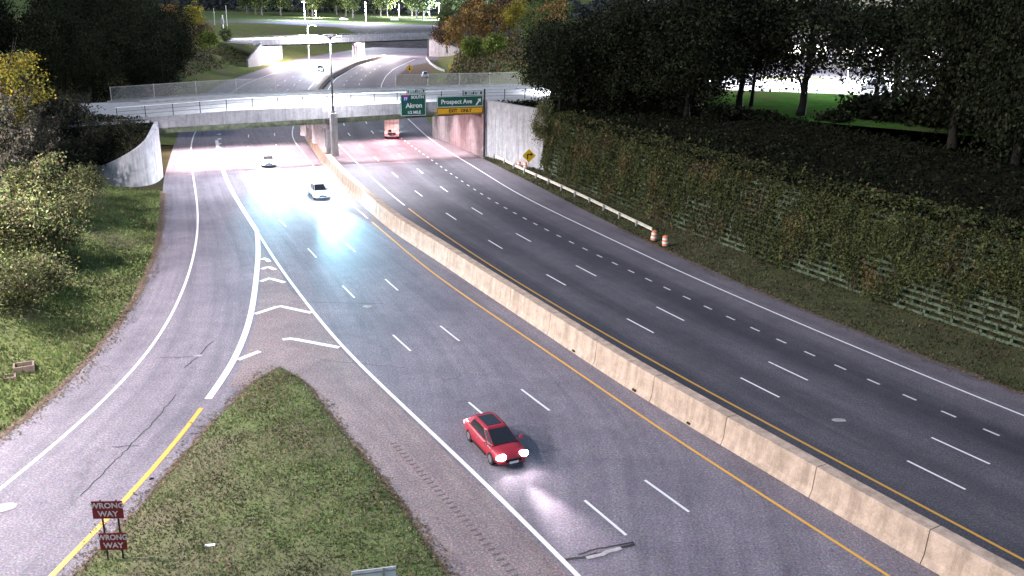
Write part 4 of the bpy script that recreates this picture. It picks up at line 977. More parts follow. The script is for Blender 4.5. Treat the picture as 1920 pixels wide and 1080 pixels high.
# ------------------------------------------------------------------ lettering
def text_mesh(txt, size, mat, name="lettering", bold=0.0, ext=.004, align='CENTER'):
    c = bpy.data.curves.new("t", 'FONT'); c.body = txt; c.size = size; c.align_x = align; c.align_y = 'CENTER'; c.extrude = ext; c.offset = bold; c.resolution_u = 3
    o = bpy.data.objects.new("t", c); COL.objects.link(o); dg = bpy.context.evaluated_depsgraph_get(); dg.update()
    me = bpy.data.meshes.new_from_object(o.evaluated_get(dg)); bpy.data.objects.remove(o); me.name = name
    me.materials.clear(); me.materials.append(mat); return me
def letter(txt, size, mat, parent, x, y, z, bold=0.0, sx=1.0):
    o = link("lettering", text_mesh(txt, size, mat, bold=bold), parent); o.location = (x, y, z); o.rotation_euler = (R(90), 0, 0); o.scale = (sx, 1, 1); return o

# overhead signs, bolted to the overpass side (local x along face, -y towards the viewer)
def panel(x0, x1, z0, z1, mat, parent, name="panel", y=0.0, border=M_SIGNW, t=.06):
    m = MB(); m.box(((x0 + x1) / 2, y + .004, (z0 + z1) / 2), (x1 - x0, t, z1 - z0)); o = m.build(name, [mat], parent)
    if border:
        e = .07; m = MB(); yy = y - t / 2 - .004
        for a, b_, c_, d_ in ((x0 + .05, x1 - .05, z1 - .05 - e, z1 - .05), (x0 + .05, x1 - .05, z0 + .05, z0 + .05 + e), (x0 + .05, x0 + .05 + e, z0 + .05 + e, z1 - .05 - e), (x1 - .05 - e, x1 - .05, z0 + .05 + e, z1 - .05 - e)):
            m.box(((a + b_) / 2, yy, (c_ + d_) / 2), (b_ - a, .008, d_ - c_))
        m.build("border", border, o)
    return o
def sign_frame(s0, s1, z0, label):
    c = bloc((s0 + s1) / 2, -.55, 0); o = thing("overhead_sign", label, "sign", (c[0], c[1], 0), BANG, "overhead signs on the overpass"); return o
w1 = 3.72; s1 = sign_frame(31.75, 35.5, 6.3, "square green overhead sign with a blue shield reading Akron")
pa = panel(-w1 / 2, w1 / 2, 6.42, 9.45, M_GREEN, s1); tb = panel(-.95, 1.75, 9.47, 10.15, M_GREEN, s1, "exit_tab")
letter("EXIT 172A", .46, M_SIGNW, tb, .4, -.04, 9.81, .012)
letter("Akron", .92, M_SIGNW, pa, .1, -.04, 7.85, .02); letter("1/2 MILE", .55, M_SIGNW, pa, .1, -.04, 6.92, .015); letter("SOUTH", .56, M_SIGNW, pa, .62, -.04, 8.98, .015)
m = MB(); sh = [(-.42, .45), (-.2, .50), (0, .45), (.2, .50), (.42, .45), (.50, .1), (.38, -.28), (0, -.55), (-.38, -.28), (-.50, .1)]
m.add([(x - 1.1, -.045, z + 8.85) for x, z in sh] + [(x - 1.1, -.03, z + 8.85) for x, z in sh], [tuple(range(10)), tuple(reversed(range(10, 20)))] + [(i, (i + 1) % 10, 10 + (i + 1) % 10, 10 + i) for i in range(10)]); o = m.build("shield", M_BLUE, pa); fix_normals(o.data)
m = MB(); m.box((-1.1, -.05, 9.2), (.84, .012, .2)); m.build("shield_band", M_RED, pa)
letter("77", .52, M_SIGNW, pa, -1.1, -.055, 8.78, .015)
w2 = 7.0; s2 = sign_frame(37.1, 44.1, 6.4, "wide green overhead sign reading Prospect Ave above a yellow exit panel")
pb = panel(-w2 / 2, w2 / 2, 7.44, 9.02, M_GREEN, s2); py_ = panel(-w2 / 2, w2 / 2, 6.45, 7.42, M_SIGNY, s2, "exit_only_panel", border=M_BLACK); tb2 = panel(.55, 3.45, 9.04, 9.66, M_GREEN, s2, "exit_tab")
letter("EXIT 172B", .46, M_SIGNW, tb2, 2.0, -.04, 9.34, .012)
letter("Prospect Ave", .86, M_SIGNW, pb, -.55, -.04, 8.2, .02); letter("EXIT   ONLY", .62, M_BLACK, py_, 0, -.04, 6.92, .02)
m = MB(); yy = -.045     # slanting arrow
m.add([(2.35, yy, 7.72), (2.5, yy, 7.6), (2.98, yy, 8.18), (3.12, yy, 8.04), (3.15, yy, 8.6), (2.62, yy, 8.5), (2.78, yy, 8.34)], [(0, 1, 2, 3, 4, 5, 6)])
m.add([(2.35, yy + .01, 7.72), (2.5, yy + .01, 7.6), (2.98, yy + .01, 8.18), (3.12, yy + .01, 8.04), (3.15, yy + .01, 8.6), (2.62, yy + .01, 8.5), (2.78, yy + .01, 8.34)], [(6, 5, 4, 3, 2, 1, 0)])
m.build("arrow", M_SIGNW, pb)
for sgn, wd in ((s1, w1), (s2, w2)):
    m = MB()
    for x in np.linspace(-wd / 2 + .5, wd / 2 - .5, 3): m.box((x, .30, 7.3), (.12, .44, 1.4))
    m.box((0, .12, 6.37), (wd, .12, .06)); m.build("bracket", M_DARKSTEEL, sgn)
# slim sign support on the right side
sp_ = thing("sign_post", "slim dark steel post at the corner of the overpass and stained wall", "post", bloc(44.25, -.75, 0), BANG); m = MB(); m.tube([(0, 0, 0), (0, 0, 9.9)], .13, 10); m.build("pole", M_DARKSTEEL, sp_); m = MB(); m.box((0, .03, .1), (.5, .5, .2)); m.build("base", M_CONC, sp_)
m = MB(); m.box((.8, .1, 6.9), (.35, .35, .9)); m.tube([(0, 0, 7.3), (.75, .1, 7.3)], .04, 6); m.tube([(0, 0, 6.6), (.75, .1, 6.6)], .04, 6); m.build("control_box", M_GALV, sp_)

# wrong way signs
ww = thing("wrong_way_sign", "dark red double WRONG WAY sign on two posts in the grass island", "sign", (-16.18, 32.2, 0), R(4))
for i, x in enumerate((-.32, .30)): MB().box((x + .0, 0.06, 1.38), (.06, .05, 3.1)).build("post", M_DARKSTEEL, ww)
for z0, dx, wd in ((2.1, -.05, 1.22), (.62, .0, 1.08)):
    m = MB(); m.box((dx, 0, z0 + .41), (wd, .025, .80)); pn = m.build("panel", M_SIGNR, ww)
    letter("WRONG", .34, M_SIGNP, pn, dx, -.019, z0 + .60, .010, 1.0 * wd / 1.22); letter("WAY", .34, M_SIGNP, pn, dx, -.019, z0 + .22, .010)
# grey sign seen from behind at the lower picture edge
bs = thing("sign", "grey back of a metal sign at the bottom edge of the grass island", "sign", (-4.85, 28.4, 0), R(14))
m = MB(); m.box((0, 0, 2.15), (1.62, .03, 1.0)); m.build("panel", M_SIGNW, bs); MB().box((0, -.05, 2.55), (1.62, .06, .06)).build("brace", M_GALV, bs); MB().box((.35, -.06, 1.35), (.07, .07, 2.7)).build("post", M_GALV, bs)

# roadside: guard rail, drums, arrow sign
gr2 = smooth_path(W2([(905, 291), (940, 305), (980, 325), (1040, 352), (1100, 380), (1160, 410), (1222, 440)]), 1.0, 3)
gv = thing("guard_rail", "pale guard rail from the overpass corner along the right verge", "guard rail")
t, n = normals2(gr2); m = MB(); m.grid([[(p[0] + nn[0] * a, p[1] + nn[1] * a, z) for a, z in ((0, .42), (-.07, .50), (0, .58), (-.07, .66), (0, .76), (.035, .76), (.0, .58), (.035, .42))] for p, nn in zip(gr2, n)], closed=True); o = m.build("beam", simple("pale_guard_rail", (.62, .58, .48), .5, .1, var=.2), gv); fix_normals(o.data)
pm = MB().box((0, 0, .36), (.14, .18, .76)).mesh("post", M_GALV)
for s in np.arange(.5, path_len(gr2), 3.8):
    p, t = at_len(gr2, s); o = link("post", pm, gv); o.location = (p[0] + t[1] * .14, p[1] - t[0] * .14, 0); o.rotation_euler = (0, 0, math.atan2(t[1], t[0]))
def drum(x, y, label, lean=0.0, z=.0):
    o = thing("traffic_drum", label, "drum", (x, y, z), 0.4, "orange and white traffic drums"); o.rotation_euler = (0, lean, .3)
    m = MB(); m.cyl((0, 0, 0), .42, .10, 16); m.build("base", M_RUBBER, o)
    prof = [(.10, .29, 0), (.30, .285, 0), (.32, .30, 1), (.50, .295, 1), (.52, .28, 0), (.66, .275, 0), (.68, .27, 1), (.84, .265, 1), (.86, .25, 0), (1.02, .235, 0)]
    m = MB(); w_ = MB()
    for i in range(0, len(prof), 2):
        (za, ra, k_), (zb, rb, _) = prof[i], prof[i + 1]; (w_ if k_ else m).cyl((0, 0, za), ra, zb - za, 18, 0, rb)
    for i in range(1, len(prof) - 1, 2): m.cyl((0, 0, prof[i][0]), .25, prof[i + 1][0] - prof[i][0], 14)
    b = m.build("body", M_ORANGE, o); w_.build("reflective_band", M_DRUMW, b)
    h = MB(); h.tube([(-.1, 0, 1.0), (-.08, 0, 1.12), (.08, 0, 1.12), (.1, 0, 1.0)], .025, 6); h.build("handle", M_ORANGE, o)
    return o
g = gp(1225, 452); drum(g[0], g[1], "bright drum touching the end of the pale guard rail", .05)
g = gp(1247, 462); drum(g[0], g[1], "bright drum just past the end of the guard rail, nearer of the pair", -.05)
g = gp(973, 318); drum(g[0], g[1], "orange drum left of the yellow arrow sign", 0, .1); g = gp(985, 319); drum(g[0], g[1], "orange drum directly under the yellow arrow sign", 0, .1)
g = gp(991, 321); ar = thing("arrow_sign", "yellow diamond sign with a black right-turn arrow by the wall", "sign", (g[0], g[1], .25), R(12))
MB().box((0, .05, 1.05), (.08, .06, 2.1)).build("post", M_GALV, ar)
m = MB(); d_ = .92; m.add([(0, -.02, 1.85 - d_), (d_, -.02, 1.85), (0, -.02, 1.85 + d_), (-d_, -.02, 1.85), (0, .01, 1.85 - d_), (d_, .01, 1.85), (0, .01, 1.85 + d_), (-d_, .01, 1.85)], [(0, 1, 2, 3), (7, 6, 5, 4), (0, 4, 5, 1), (1, 5, 6, 2), (2, 6, 7, 3), (3, 7, 4, 0)]); dp = m.build("panel", M_DIAM, ar); fix_normals(dp.data)
m = MB(); m.box((-.18, -.028, 1.68), (.15, .012, .55)); m.box((.02, -.028, 2.03), (.55, .012, .15)); m.add([(.22, -.034, 2.27), (.22, -.034, 1.79), (.55, -.034, 2.03)], [(0, 1, 2)]); m.build("arrow", M_BLACK, dp)
# debris and drain boxes
for px, py, lb, sz in ((45, 688, "larger brown concrete drain box on the left bank grass", (1.15, .8, .5)), (12, 706, "smaller pale drain box at the left picture edge", (1.0, .6, .35))):
    g = gp(px, py, .45); o = thing("drain_box", lb, "drain box", (g[0], g[1], .28), R(28)); mm = MB(); x, y, z = sz
    for a, b_, c_, d_ in ((0, y / 2, x, .1), (0, -y / 2, x, .1), (x / 2 - .05, 0, .1, y - .1), (-x / 2 + .05, 0, .1, y - .1)): mm.box((a, b_, z / 2 - .15), (c_, d_, z))
    mm.build("frame", simple("brown_concrete", (.24, .17, .14), .9), o); MB().box((0, 0, z * .35 - .15), (x - .2, y - .1, .05)).build("grate", M_BLACK, o)
g = gp(395, 1034); o = MB().box((g[0], g[1], .30), (.42, .14, .05), .25, rx=.3).build("litter", M_DRUMW); tag(o, "white scrap of litter lying on the grass island", "litter")
g = gp(284, 898); o = MB().box((g[0], g[1], .03), (.22, .14, .05), .3, top=(.6, .6)).build("litter", M_BLACK); tag(o, "small dark scrap beside the yellow ramp line", "litter")

# ------------------------------------------------------------------ vehicles (x forward, y left, z up)
def car(name, label, cat, x, y, heading, paint_m, L=4.6, W=1.82, H=1.45, roof=(-1.25, .15), glass_base=(-2.0, 1.05), head=M_HEAD, tail=M_TAIL, hood=.92, belt=.95, hr=.16, group=None, z=0.0):
    root = thing(name, label, cat, (x, y, z), heading, group); hw = W / 2; hl = L / 2; k = L / 4.6
    st = [(-hl, .40, .82, .80), (-hl + .10, .28, belt - .02, .90), (-hl + .55, .22, belt + .02, .98), (-hl + 1.2, .2, belt + .03, 1.0), (0, .19, belt, 1.0), (hl - 1.3, .2, hood, .99), (hl - .75, .22, hood - .05, .97), (hl - .25, .26, hood - .15, .88), (hl - .05, .32, hood - .27, .78), (hl, .40, hood - .36, .68)]
    rows = []
    for sx, zb, ztp, f in st:
        w_ = hw * f; mid = zb + (ztp - zb) * .55
        half = [(0, zb), (w_ * .86, zb), (w_ * .98, zb + .10), (w_, mid), (w_ * .97, ztp - .12), (w_ * .88, ztp), (w_ * .45, ztp + .035), (0, ztp + .045)]
        ring = [(sx, yy, zz) for yy, zz in half] + [(sx, -yy, zz) for yy, zz in reversed(half[1:-1])]; rows.append(ring)
    m = MB(); m.grid(rows, closed=True); m.f.append(tuple(range(14))); m.m.append(0); m.f.append(tuple(reversed(range((len(st) - 1) * 14, len(st) * 14)))); m.m.append(0)
    body = m.build("body", paint_m, root, smooth=True); fix_normals(body.data)
    gb0, gb1 = glass_base; r0, r1 = roof; bw, rwid = hw * .86, hw * .66
    zb_ = belt - .02
    # cabin shell
    pts_b = [(gb1, bw * .90), (gb1 - .5, bw), (gb0 + .5, bw), (gb0, bw * .88)]; pts_r = [(r1, rwid * .92), (r1 - .25, rwid), (r0 + .25, rwid), (r0, rwid * .92)]
    B_ = [(x_, y_, zb_) for x_, y_ in pts_b] + [(x_, -y_, zb_) for x_, y_ in reversed(pts_b)]; T_ = [(x_, y_, H - .05) for x_, y_ in pts_r] + [(x_, -y_, H - .05) for x_, y_ in reversed(pts_r)]
    T2 = [(x_ * .9 + .1 * (r0 + r1) / 2, y_ * .8, H) for x_, y_, _ in T_]
    m = MB(); m.grid([B_, T_, T2], closed=True); m.f.append(tuple(range(16, 24))); m.m.append(0); cb = m.build("cabin", paint_m, root); fix_normals(cb.data)
    def pane(nm, idx, push, ins=.12):
        q = [Vector(v) for v in idx]; c = sum(q, Vector()) / len(q); q = [v.lerp(c, ins) + Vector(push) for v in q]; mm = MB(); mm.add(q, [tuple(range(len(q)))]); o = mm.build(nm, M_GLASS, root); return o
    pane("windshield", (B_[0], B_[7], T_[7], T_[0]), (.03, 0, .02), .07); pane("rear_window", (B_[3], B_[4], T_[4], T_[3]), (-.03, 0, .02), .09)
    for sg, ii in ((1, (0, 1, 2, 3)), (-1, (7, 6, 5, 4))):
        pane("side_window", (B_[ii[1]], B_[ii[2]], T_[ii[2]], T_[ii[1]]), (0, .02 * sg, .005), .09)
        q = (Vector(B_[ii[0]]), Vector(B_[ii[1]]), Vector(T_[ii[1]]), Vector(T_[ii[0]])); pane("side_window", q, (0.012, .016 * sg, .004), .16)
    # wheels
    for sx in (-hl + .85 * k, hl - .92 * k):
        for sg in (1, -1):
            wo = MB(); yy = sg * (hw - .12); wo.tube([(sx, yy - .11, .33), (sx, yy + .11, .33)], .33, 18); wh = wo.build("wheel", M_RUBBER, root)
            MB().tube([(sx, yy + sg * .105, .33), (sx, yy + sg * .125, .33)], .21, 14).build("rim", M_CHROME, wh)
    zh = hood - .26; 
    for sg in (1, -1):
        m = MB(); m.grid([[(hl - .24 + .27 * math.cos(a_) * math.cos(b_) * 1.0, sg * hw * .66 + hr * 1.05 * math.sin(b_) , zh + hr * .62 * math.sin(a_) * math.cos(b_)) for a_ in np.linspace(-1.5, 1.5, 9)] for b_ in np.linspace(-1.55, 1.55, 11)]); m.build("headlight", head, root)
        m = MB(); m.box((-hl + .03, sg * hw * .70, belt - .17), (.10, .40, .18)); m.build("tail_light", tail, root)
        m = MB(); m.box((gb1 - .25, sg * (hw + .08), belt + .08), (.16, .2, .13), top=(.8, .9)); m.build("mirror", paint_m, root)
        m = MB(); m.box((-.2, sg * (hw + .004), belt - .16), (.22, .03, .04)); m.build("door_handle", M_CHROME, root)
        m = MB(); m.box((0, sg * (hw - .0), .30), (L - 2.9, .04, .1)); m.build("sill", M_RUBBER, root)
    m = MB(); m.box((hl - .02, 0, .50), (.06, hw * .95, .16)); m.build("grille", M_RUBBER, root)
    m = MB(); m.box((hl + .02, 0, .40), (.03, .5, .12)); m.build("plate", M_SIGNW, root)
    m = MB(); m.box((-hl - .005, 0, .62), (.03, .5, .13)); m.build("plate", M_SIGNW, root)
    return root
def beam(x, y, heading, energy, col, tilt=3.8, z=.7, ahead=2.5, half=.6):
    # the two lamps' main beams overlap into one; each lamp has its own weak wide spill
    for off, ang, tl, k in ((0, 30, tilt, 1.5), (half, 130, tilt + 4, .03), (-half, 130, tilt + 4, .03)):
        l = bpy.data.lights.new("headlight_beam", 'SPOT'); l.energy = energy * k; l.color = col; l.spot_size = R(ang); l.spot_blend = 1.0; l.shadow_soft_size = .3 if off == 0 else .1
        o = bpy.data.objects.new("headlight_beam", l); COL.objects.link(o); c, s = math.cos(heading), math.sin(heading)
        o.location = (x + c * ahead - s * off, y + s * ahead + c * off, z)
        d = Vector((c * math.cos(R(tl)), s * math.cos(R(tl)), -math.sin(R(tl)))); o.rotation_euler = d.to_track_quat('-Z', 'Y').to_euler()

h_red = math.atan2(-.90, .44); fx, fy = .25, 40.75
rx_, ry_ = fx - math.cos(h_red) * 2.2, fy - math.sin(h_red) * 2.2
rc = car("red_car", "red hatchback with its headlights on driving towards the viewer", "car", rx_, ry_, h_red, M_CARRED, 4.5, 1.84, 1.40, (-1.6, .15), (-2.1, 1.25), hr=.28)
MB().box((-.72, 0, 1.408), (1.25, .86, .012), top=(.96, .96)).build("sunroof", M_GLASS, rc)
MB().box((1.25, 0, .905), (.02, 1.5, .012)).build("bonnet_gap", M_RUBBER, rc)
beam(rx_, ry_, h_red, 1150, (1, .86, .96), ahead=2.35)
def lane_heading(line, x, y):
    s = s_of(line, (x, y)); p, t = at_len(line, s); return math.atan2(-t[1], -t[0])
h1 = lane_heading(C_LINE, -33.2, 121); car("oncoming_car", "pale car with dazzling headlights just under the overpass", "car", -33.6, 122.8, h1, M_CARWHITE, 4.7, 1.86, 1.55, head=M_HEADB, hr=.42, roof=(-1.5, .2))
beam(-33.6, 122.8, h1, 20000, (.34, .78, 1.0))
h2 = lane_heading(YEL_L, -21.8, 101.5); car("oncoming_car", "pale car with dazzling headlights next to the median barrier", "car", -22.6, 103.4, h2, M_CARWHITE, 4.7, 1.86, 1.55, head=M_HEADB, hr=.42, roof=(-1.5, .2))
beam(-22.6, 103.4, h2, 20000, (.34, .78, 1.0))
h3 = lane_heading(D_LINE, -58, 275); car("oncoming_car", "distant car with dazzling headlights before the far overpass", "car", -58.5, 277, h3, M_CARWHITE, 4.7, 1.86, 1.55, head=M_HEADB, hr=.42, roof=(-1.5, .2))
beam(-58.5, 277, h3, 9000, (.70, .86, 1.0))
car("parked_car", "pale blue-white estate car standing on the gore beyond the first overpass", "car", -25.8, 262, R(100), M_CARSILV, 4.6, 1.9, 1.75, roof=(-2.0, .2), glass_base=(-2.2, 1.1), head=M_DRUMW, tail=M_RED)

# truck on the right carriageway just beyond the overpass
ht = math.atan2(.93, -.36)
tk = thing("box_truck", "cream box truck with red tail lights seen from behind under the overpass", "truck", (-20.3, 150.2, 0), ht - .25)
m = MB(); m.box((0, 0, 2.15), (4.6, 2.35, 2.4)); m.build("cargo_box", M_TRUCK, tk)
m = MB(); m.box((-2.32, 0, 2.15), (.04, 2.2, 2.25)); rd = m.build("rear_door", M_TRUCK, tk)
for y in (-.9, -.3, .3, .9): MB().box((-2.36, y, 2.15), (.05, .06, 2.2)).build("door_bar", M_GALV, rd)
m = MB(); m.box((3.25, 0, 1.45), (1.7, 2.1, 1.9), top=(.75, .9)); cbn = m.build("cab", M_CARWHITE, tk); MB().box((4.0, 0, 1.9), (.1, 1.7, .7)).build("windshield", M_GLASS, cbn)
MB().box((.4, 0, .78), (6.6, .9, .22)).build("chassis", M_DARKSTEEL, tk); MB().box((-2.45, 0, .55), (.22, 2.3, .22)).build("bumper", M_CHROME, tk)
for x in (-1.5, 3.2):
    for sg in (1, -1): MB().tube([(x, sg * .95 - .16, .48), (x, sg * .95 + .16, .48)], .48, 16).build("wheel", M_RUBBER, tk)
for sg in (1, -1):
    MB().box((-2.47, sg * .92, .95), (.08, .42, .30)).build("tail_light", M_TAIL, tk); MB().box((-2.2, sg * .95, .45), (.04, .5, .6)).build("mud_flap", M_RUBBER, tk)
    MB().box((-2.34, sg * 1.13, 2.15), (.06, .08, 2.36)).build("corner_post", M_GALV, tk)
MB().box((-2.36, 0, 2.6), (.05, 2.1, .05)).build("door_bar", M_DARKSTEEL, rd); MB().box((-2.37, .3, 1.35), (.05, .5, .35)).build("latch", M_DARKSTEEL, rd); MB().box((-2.4, 0, .98), (.2, 2.3, .1)).build("step", M_DARKSTEEL, tk)
for y in (-.35, 0, .35): MB().box((-2.36, y, 3.28), (.05, .14, .07)).build("marker_light", M_TAIL, tk)
l = bpy.data.lights.new("tail_lamp", 'SPOT'); l.energy = 1500; l.color = (1, .05, .06); l.spot_size = R(150); l.spot_blend = .6; l.shadow_soft_size = .3
o = bpy.data.objects.new("tail_lamp", l); COL.objects.link(o); o.location = (-20.3 + 3.0 * math.cos(ht - .25 + math.pi), 150.2 + 3.0 * math.sin(ht - .25 + math.pi), .95); d = Vector((-math.cos(ht - .25), -math.sin(ht - .25), -.45)); o.rotation_euler = d.to_track_quat('-Z', 'Y').to_euler()
beam(-20.3, 150.2, ht - .25, 9000, (.7, .9, 1.0), ahead=4.4)

# ------------------------------------------------------------------ far overpass
FA = np.array([-79.6, 292.5]); FB = np.array([-33.6, 352.8]); FANG = math.atan2(FB[1] - FA[1], FB[0] - FA[0]); FL = float(np.linalg.norm(FB - FA)); FW = 15.0
fb = thing("overpass_bridge", "farther white overpass with a lit abutment crossing behind the first one", "bridge", (FA[0], FA[1], 0), FANG)
def floc(s, n=0.0, z=0.0):
    c, si = math.cos(FANG), math.sin(FANG); return (FA[0] + s * c - n * si, FA[1] + s * si + n * c, z)
m = MB(); m.box((FL / 2 + 10, FW / 2, 6.75), (FL + 26, FW - .7, .5)); m.build("deck", M_DECK, fb)
for n0 in (0, FW - .34): MB().box((FL / 2 + n0 * .7, n0 + .17, 7.0), (FL + 6 + n0 * 1.2, .34, 1.5)).build("parapet", M_CONC_LIT, fb)
for n0 in (.8, 4.2, 7.6, 11, 14.2):
    MB().box((FL / 2 + n0 * 1.31, n0, 6.15), (FL, .4, .7)).build("girder", M_DARKSTEEL, fb)
m = MB()
for hgt in (.55, 1.2): m.tube([(-3, .17, 7.75 + hgt), (FL + 3, .17, 7.75 + hgt)], .05, 6)
fr = m.build("railing", M_GALV, fb); pm = MB().box((0, 0, .6), (.1, .1, 1.2)).mesh("post", M_GALV)
for s in np.arange(-2.8, FL + 3, 4.0): o = link("post", pm, fr); o.location = (s, .17, 7.75)
SKEW = 1.31                                   # the far overpass crosses at a slant: its walls run with the road
def slant(s0, wd, z0, z1, n0, n1): m = MB(); m.poly_prism([(s0 + n0 * SKEW, n0), (s0 + wd + n0 * SKEW, n0), (s0 + wd + n1 * SKEW, n1), (s0 + n1 * SKEW, n1)], z0, z1); return m
for s0 in (-2.0, FL - .1): o = slant(s0, 2.1, -.1, 6.45, .02, FW - .02).build("abutment", M_CONC_P, fb); fix_normals(o.data)
o = slant(FL * .5 - .6, 1.2, 5.0, 5.78, .5, FW - .5).build("pier_cap", M_CONC_P, fb); fix_normals(o.data)
cm = MB().cyl((0, 0, -.1), .5, 5.09, 16).mesh("pier_column", M_CONC_P, True)
for n0 in (1.2, 4.4, 7.6, 10.8, 13.8): o = link("pier_column", cm, fb); o.location = (FL * .5 + n0 * SKEW, n0, 0)
for s0, d_ in ((-.6, (-.9, -.6)), (FL + .6, (.6, -.9))):
    a = np.array([s0, -.25]); b_ = a + np.array(d_) * 12; m = MB(); n = np.array([-(b_ - a)[1], (b_ - a)[0]]); n = n / np.linalg.norm(n) * .25
    vs = [(a[0] - n[0], a[1] - n[1]), (b_[0] - n[0], b_[1] - n[1]), (b_[0] + n[0], b_[1] + n[1]), (a[0] + n[0], a[1] + n[1])]; tz = (6.9, 2.6, 2.6, 6.9)
    m.add([(x, y, -.2) for x, y in vs] + [(x, y, z) for (x, y), z in zip(vs, tz)], [(3, 2, 1, 0), (4, 5, 6, 7), (0, 1, 5, 4), (1, 2, 6, 5), (2, 3, 7, 6), (3, 0, 4, 7)]); o = m.build("wing_wall", M_CONC_P, fb); fix_normals(o.data)
for s in (9, FL * .5 + 10):
    MB().box((s, 4, 5.72), (1.2, .4, .14)).build("underpass_light", M_FIX, fb)
    l = bpy.data.lights.new("underpass_lamp", 'POINT'); l.energy = 4200 if s == 9 else 4000; l.color = (1, .84, .86); l.shadow_soft_size = .3
    o = bpy.data.objects.new("underpass_lamp", l); COL.objects.link(o); o.location = floc(s, 4, 5.3)
for s in (26, 62):
    l = bpy.data.lights.new("underpass_lamp", 'POINT'); l.energy = 3500; l.color = (1, .82, .86); l.shadow_soft_size = .3
    MB().box((s, 6, 5.72), (1.2, .4, .14)).build("underpass_light", M_FIX, fb); o = bpy.data.objects.new("underpass_lamp", l); COL.objects.link(o); o.location = floc(s, 6, 5.3)

# right-hand details beyond: diamond sign, kerb rail, marker
g = gp(768, 138); ds = thing("warning_sign", "small orange diamond sign on the gore before the far overpass", "sign", (g[0], g[1], 0), 0.1); MB().box((0, .06, 1.0), (.09, .06, 2.0)).build("post", M_GALV, ds)
m = MB(); d_ = 1.1; m.add([(0, -.02, 1.6 - d_), (d_, -.02, 1.6), (0, -.02, 1.6 + d_), (-d_, -.02, 1.6), (0, .02, 1.6 - d_), (d_, .02, 1.6), (0, .02, 1.6 + d_), (-d_, .02, 1.6)], [(0, 1, 2, 3), (7, 6, 5, 4), (0, 4, 5, 1), (1, 5, 6, 2), (2, 6, 7, 3), (3, 7, 4, 0)]); dp = m.build("panel", M_SIGNY, ds); fix_normals(dp.data)
m = MB(); m.box((0, -.03, 1.75), (.16, .012, .7)); m.add([(-.4, -.034, 1.4), (0, -.034, .85), (.4, -.034, 1.4)], [(0, 1, 2)]); m.build("arrow", M_BLACK, dp)
g = gp(843, 131); o = thing("marker_post", "yellow marker post on the bank right of the far overpass", "marker", (g[0], g[1], 0)); MB().box((0, 0, 1.0), (.7, .1, 1.7), top=(.6, 1)).build("panel", M_DIAM, o); MB().box((0, .08, .3), (.1, .06, 1.0)).build("post", M_GALV, o)
q = resample(W2([(800, 112), (808, 122), (820, 131), (835, 137)]), 3); kr = thing("guard_rail", "short white guard rail curving from the far overpass's right foot", "guard rail"); t, n = normals2(q)
m = MB(); m.grid([[(p[0], p[1], .25), (p[0], p[1], 1.0), (p[0] + nn[0] * .25, p[1] + nn[1] * .25, 1.0), (p[0] + nn[0] * .25, p[1] + nn[1] * .25, .25)] for p, nn in zip(q, n)], closed=True); o = m.build("beam", M_CONC_P, kr); fix_normals(o.data)
for p in q[::2]: MB().box((p[0] + .12, p[1], .2), (.3, .3, .6)).build("post", M_GALV, kr)
gpatch = MB(); qq = W2([(742, 160), (745, 142), (770, 124), (800, 118), (826, 136), (838, 158)]); gpatch.poly_prism(qq, -.05, .035); o = gpatch.build("gore_dirt", M_LITTER, kind="structure"); fix_normals(o.data)

# ------------------------------------------------------------------ street lamps
def lamp(x, y, z, h, label, arms=((1, 0),), reach=2.0, energy=0, col=(1, .93, .9), head=M_LAMP, pole=M_GALV, r0=.11, spot=150, group="street lamps", hs=1.0, tilt=None, point=False):
    o = thing("street_lamp", label, "street lamp", (x, y, z), 0, group)
    MB().tube([(0, 0, 0), (0, 0, h * .5), (0, 0, h)], [r0, r0 * .8, r0 * .55], 10).build("pole", pole, o); MB().cyl((0, 0, -.05), r0 * 2.2, .25, 12).build("base", pole, o)
    for ax, ay in arms:
        ex, ey = ax * reach, ay * reach
        MB().tube([(0, 0, h - .4), (ex * .4, ey * .4, h - .02), (ex, ey, h + .12)], [r0 * .45, r0 * .4, r0 * .35], 7).build("arm", pole, o)
        an = math.atan2(ay, ax); hd_ = MB().box((ex + ax * .3 * hs, ey + ay * .3 * hs, h + .12), (.85 * hs, .34 * hs, .16 * hs), an, top=(.8, .7)).build("lamp_head", pole, o)
        MB().box((ex + ax * .3 * hs, ey + ay * .3 * hs, h + .12 - .10 * hs), (.62 * hs, .26 * hs, .05), an).build("lens", head, hd_)
        if energy:
            l = bpy.data.lights.new("street_light", 'POINT' if point else 'SPOT'); l.energy = energy; l.color = col; l.shadow_soft_size = .25
            if not point: l.spot_size = R(spot); l.spot_blend = .55
            lo = bpy.data.objects.new("street_light", l); COL.objects.link(lo); lo.location = (x + ex + ax * .3 * hs, y + ey + ay * .3 * hs, z + h - .25 * hs)
            if tilt is not None and not point:
                lo.rotation_euler = Vector(tilt).to_track_quat('-Z', 'Y').to_euler()
    return o
# roadside lamps on the left shoulder, the nearer two stand just outside the picture
lamp(-47.5, 62, 5.0, 14, "grey street lamp on the left bank reaching over the ramp", ((.9, -.1),), 2.4, 11500, (1, .94, .97), point=True)
lamp(-33.5, 33.0, 1.2, 16, "grey street lamp on the ramp shoulder below the camera", ((1, 0),), 2.4, 5500, (1, .93, .96), tilt=(.6, .0, -1))
# lamp on the pedestal of the overpass pier
pz = bloc(22.35, -.62, 7.24); lamp(pz[0], pz[1], 7.25, 9.9, "thin dark lamp pole standing on the overpass pier", ((-.9, -.42), (.9, .42)), .9, 9000, (.88, .91, 1.0), pole=M_DARKSTEEL, r0=.14, spot=142)
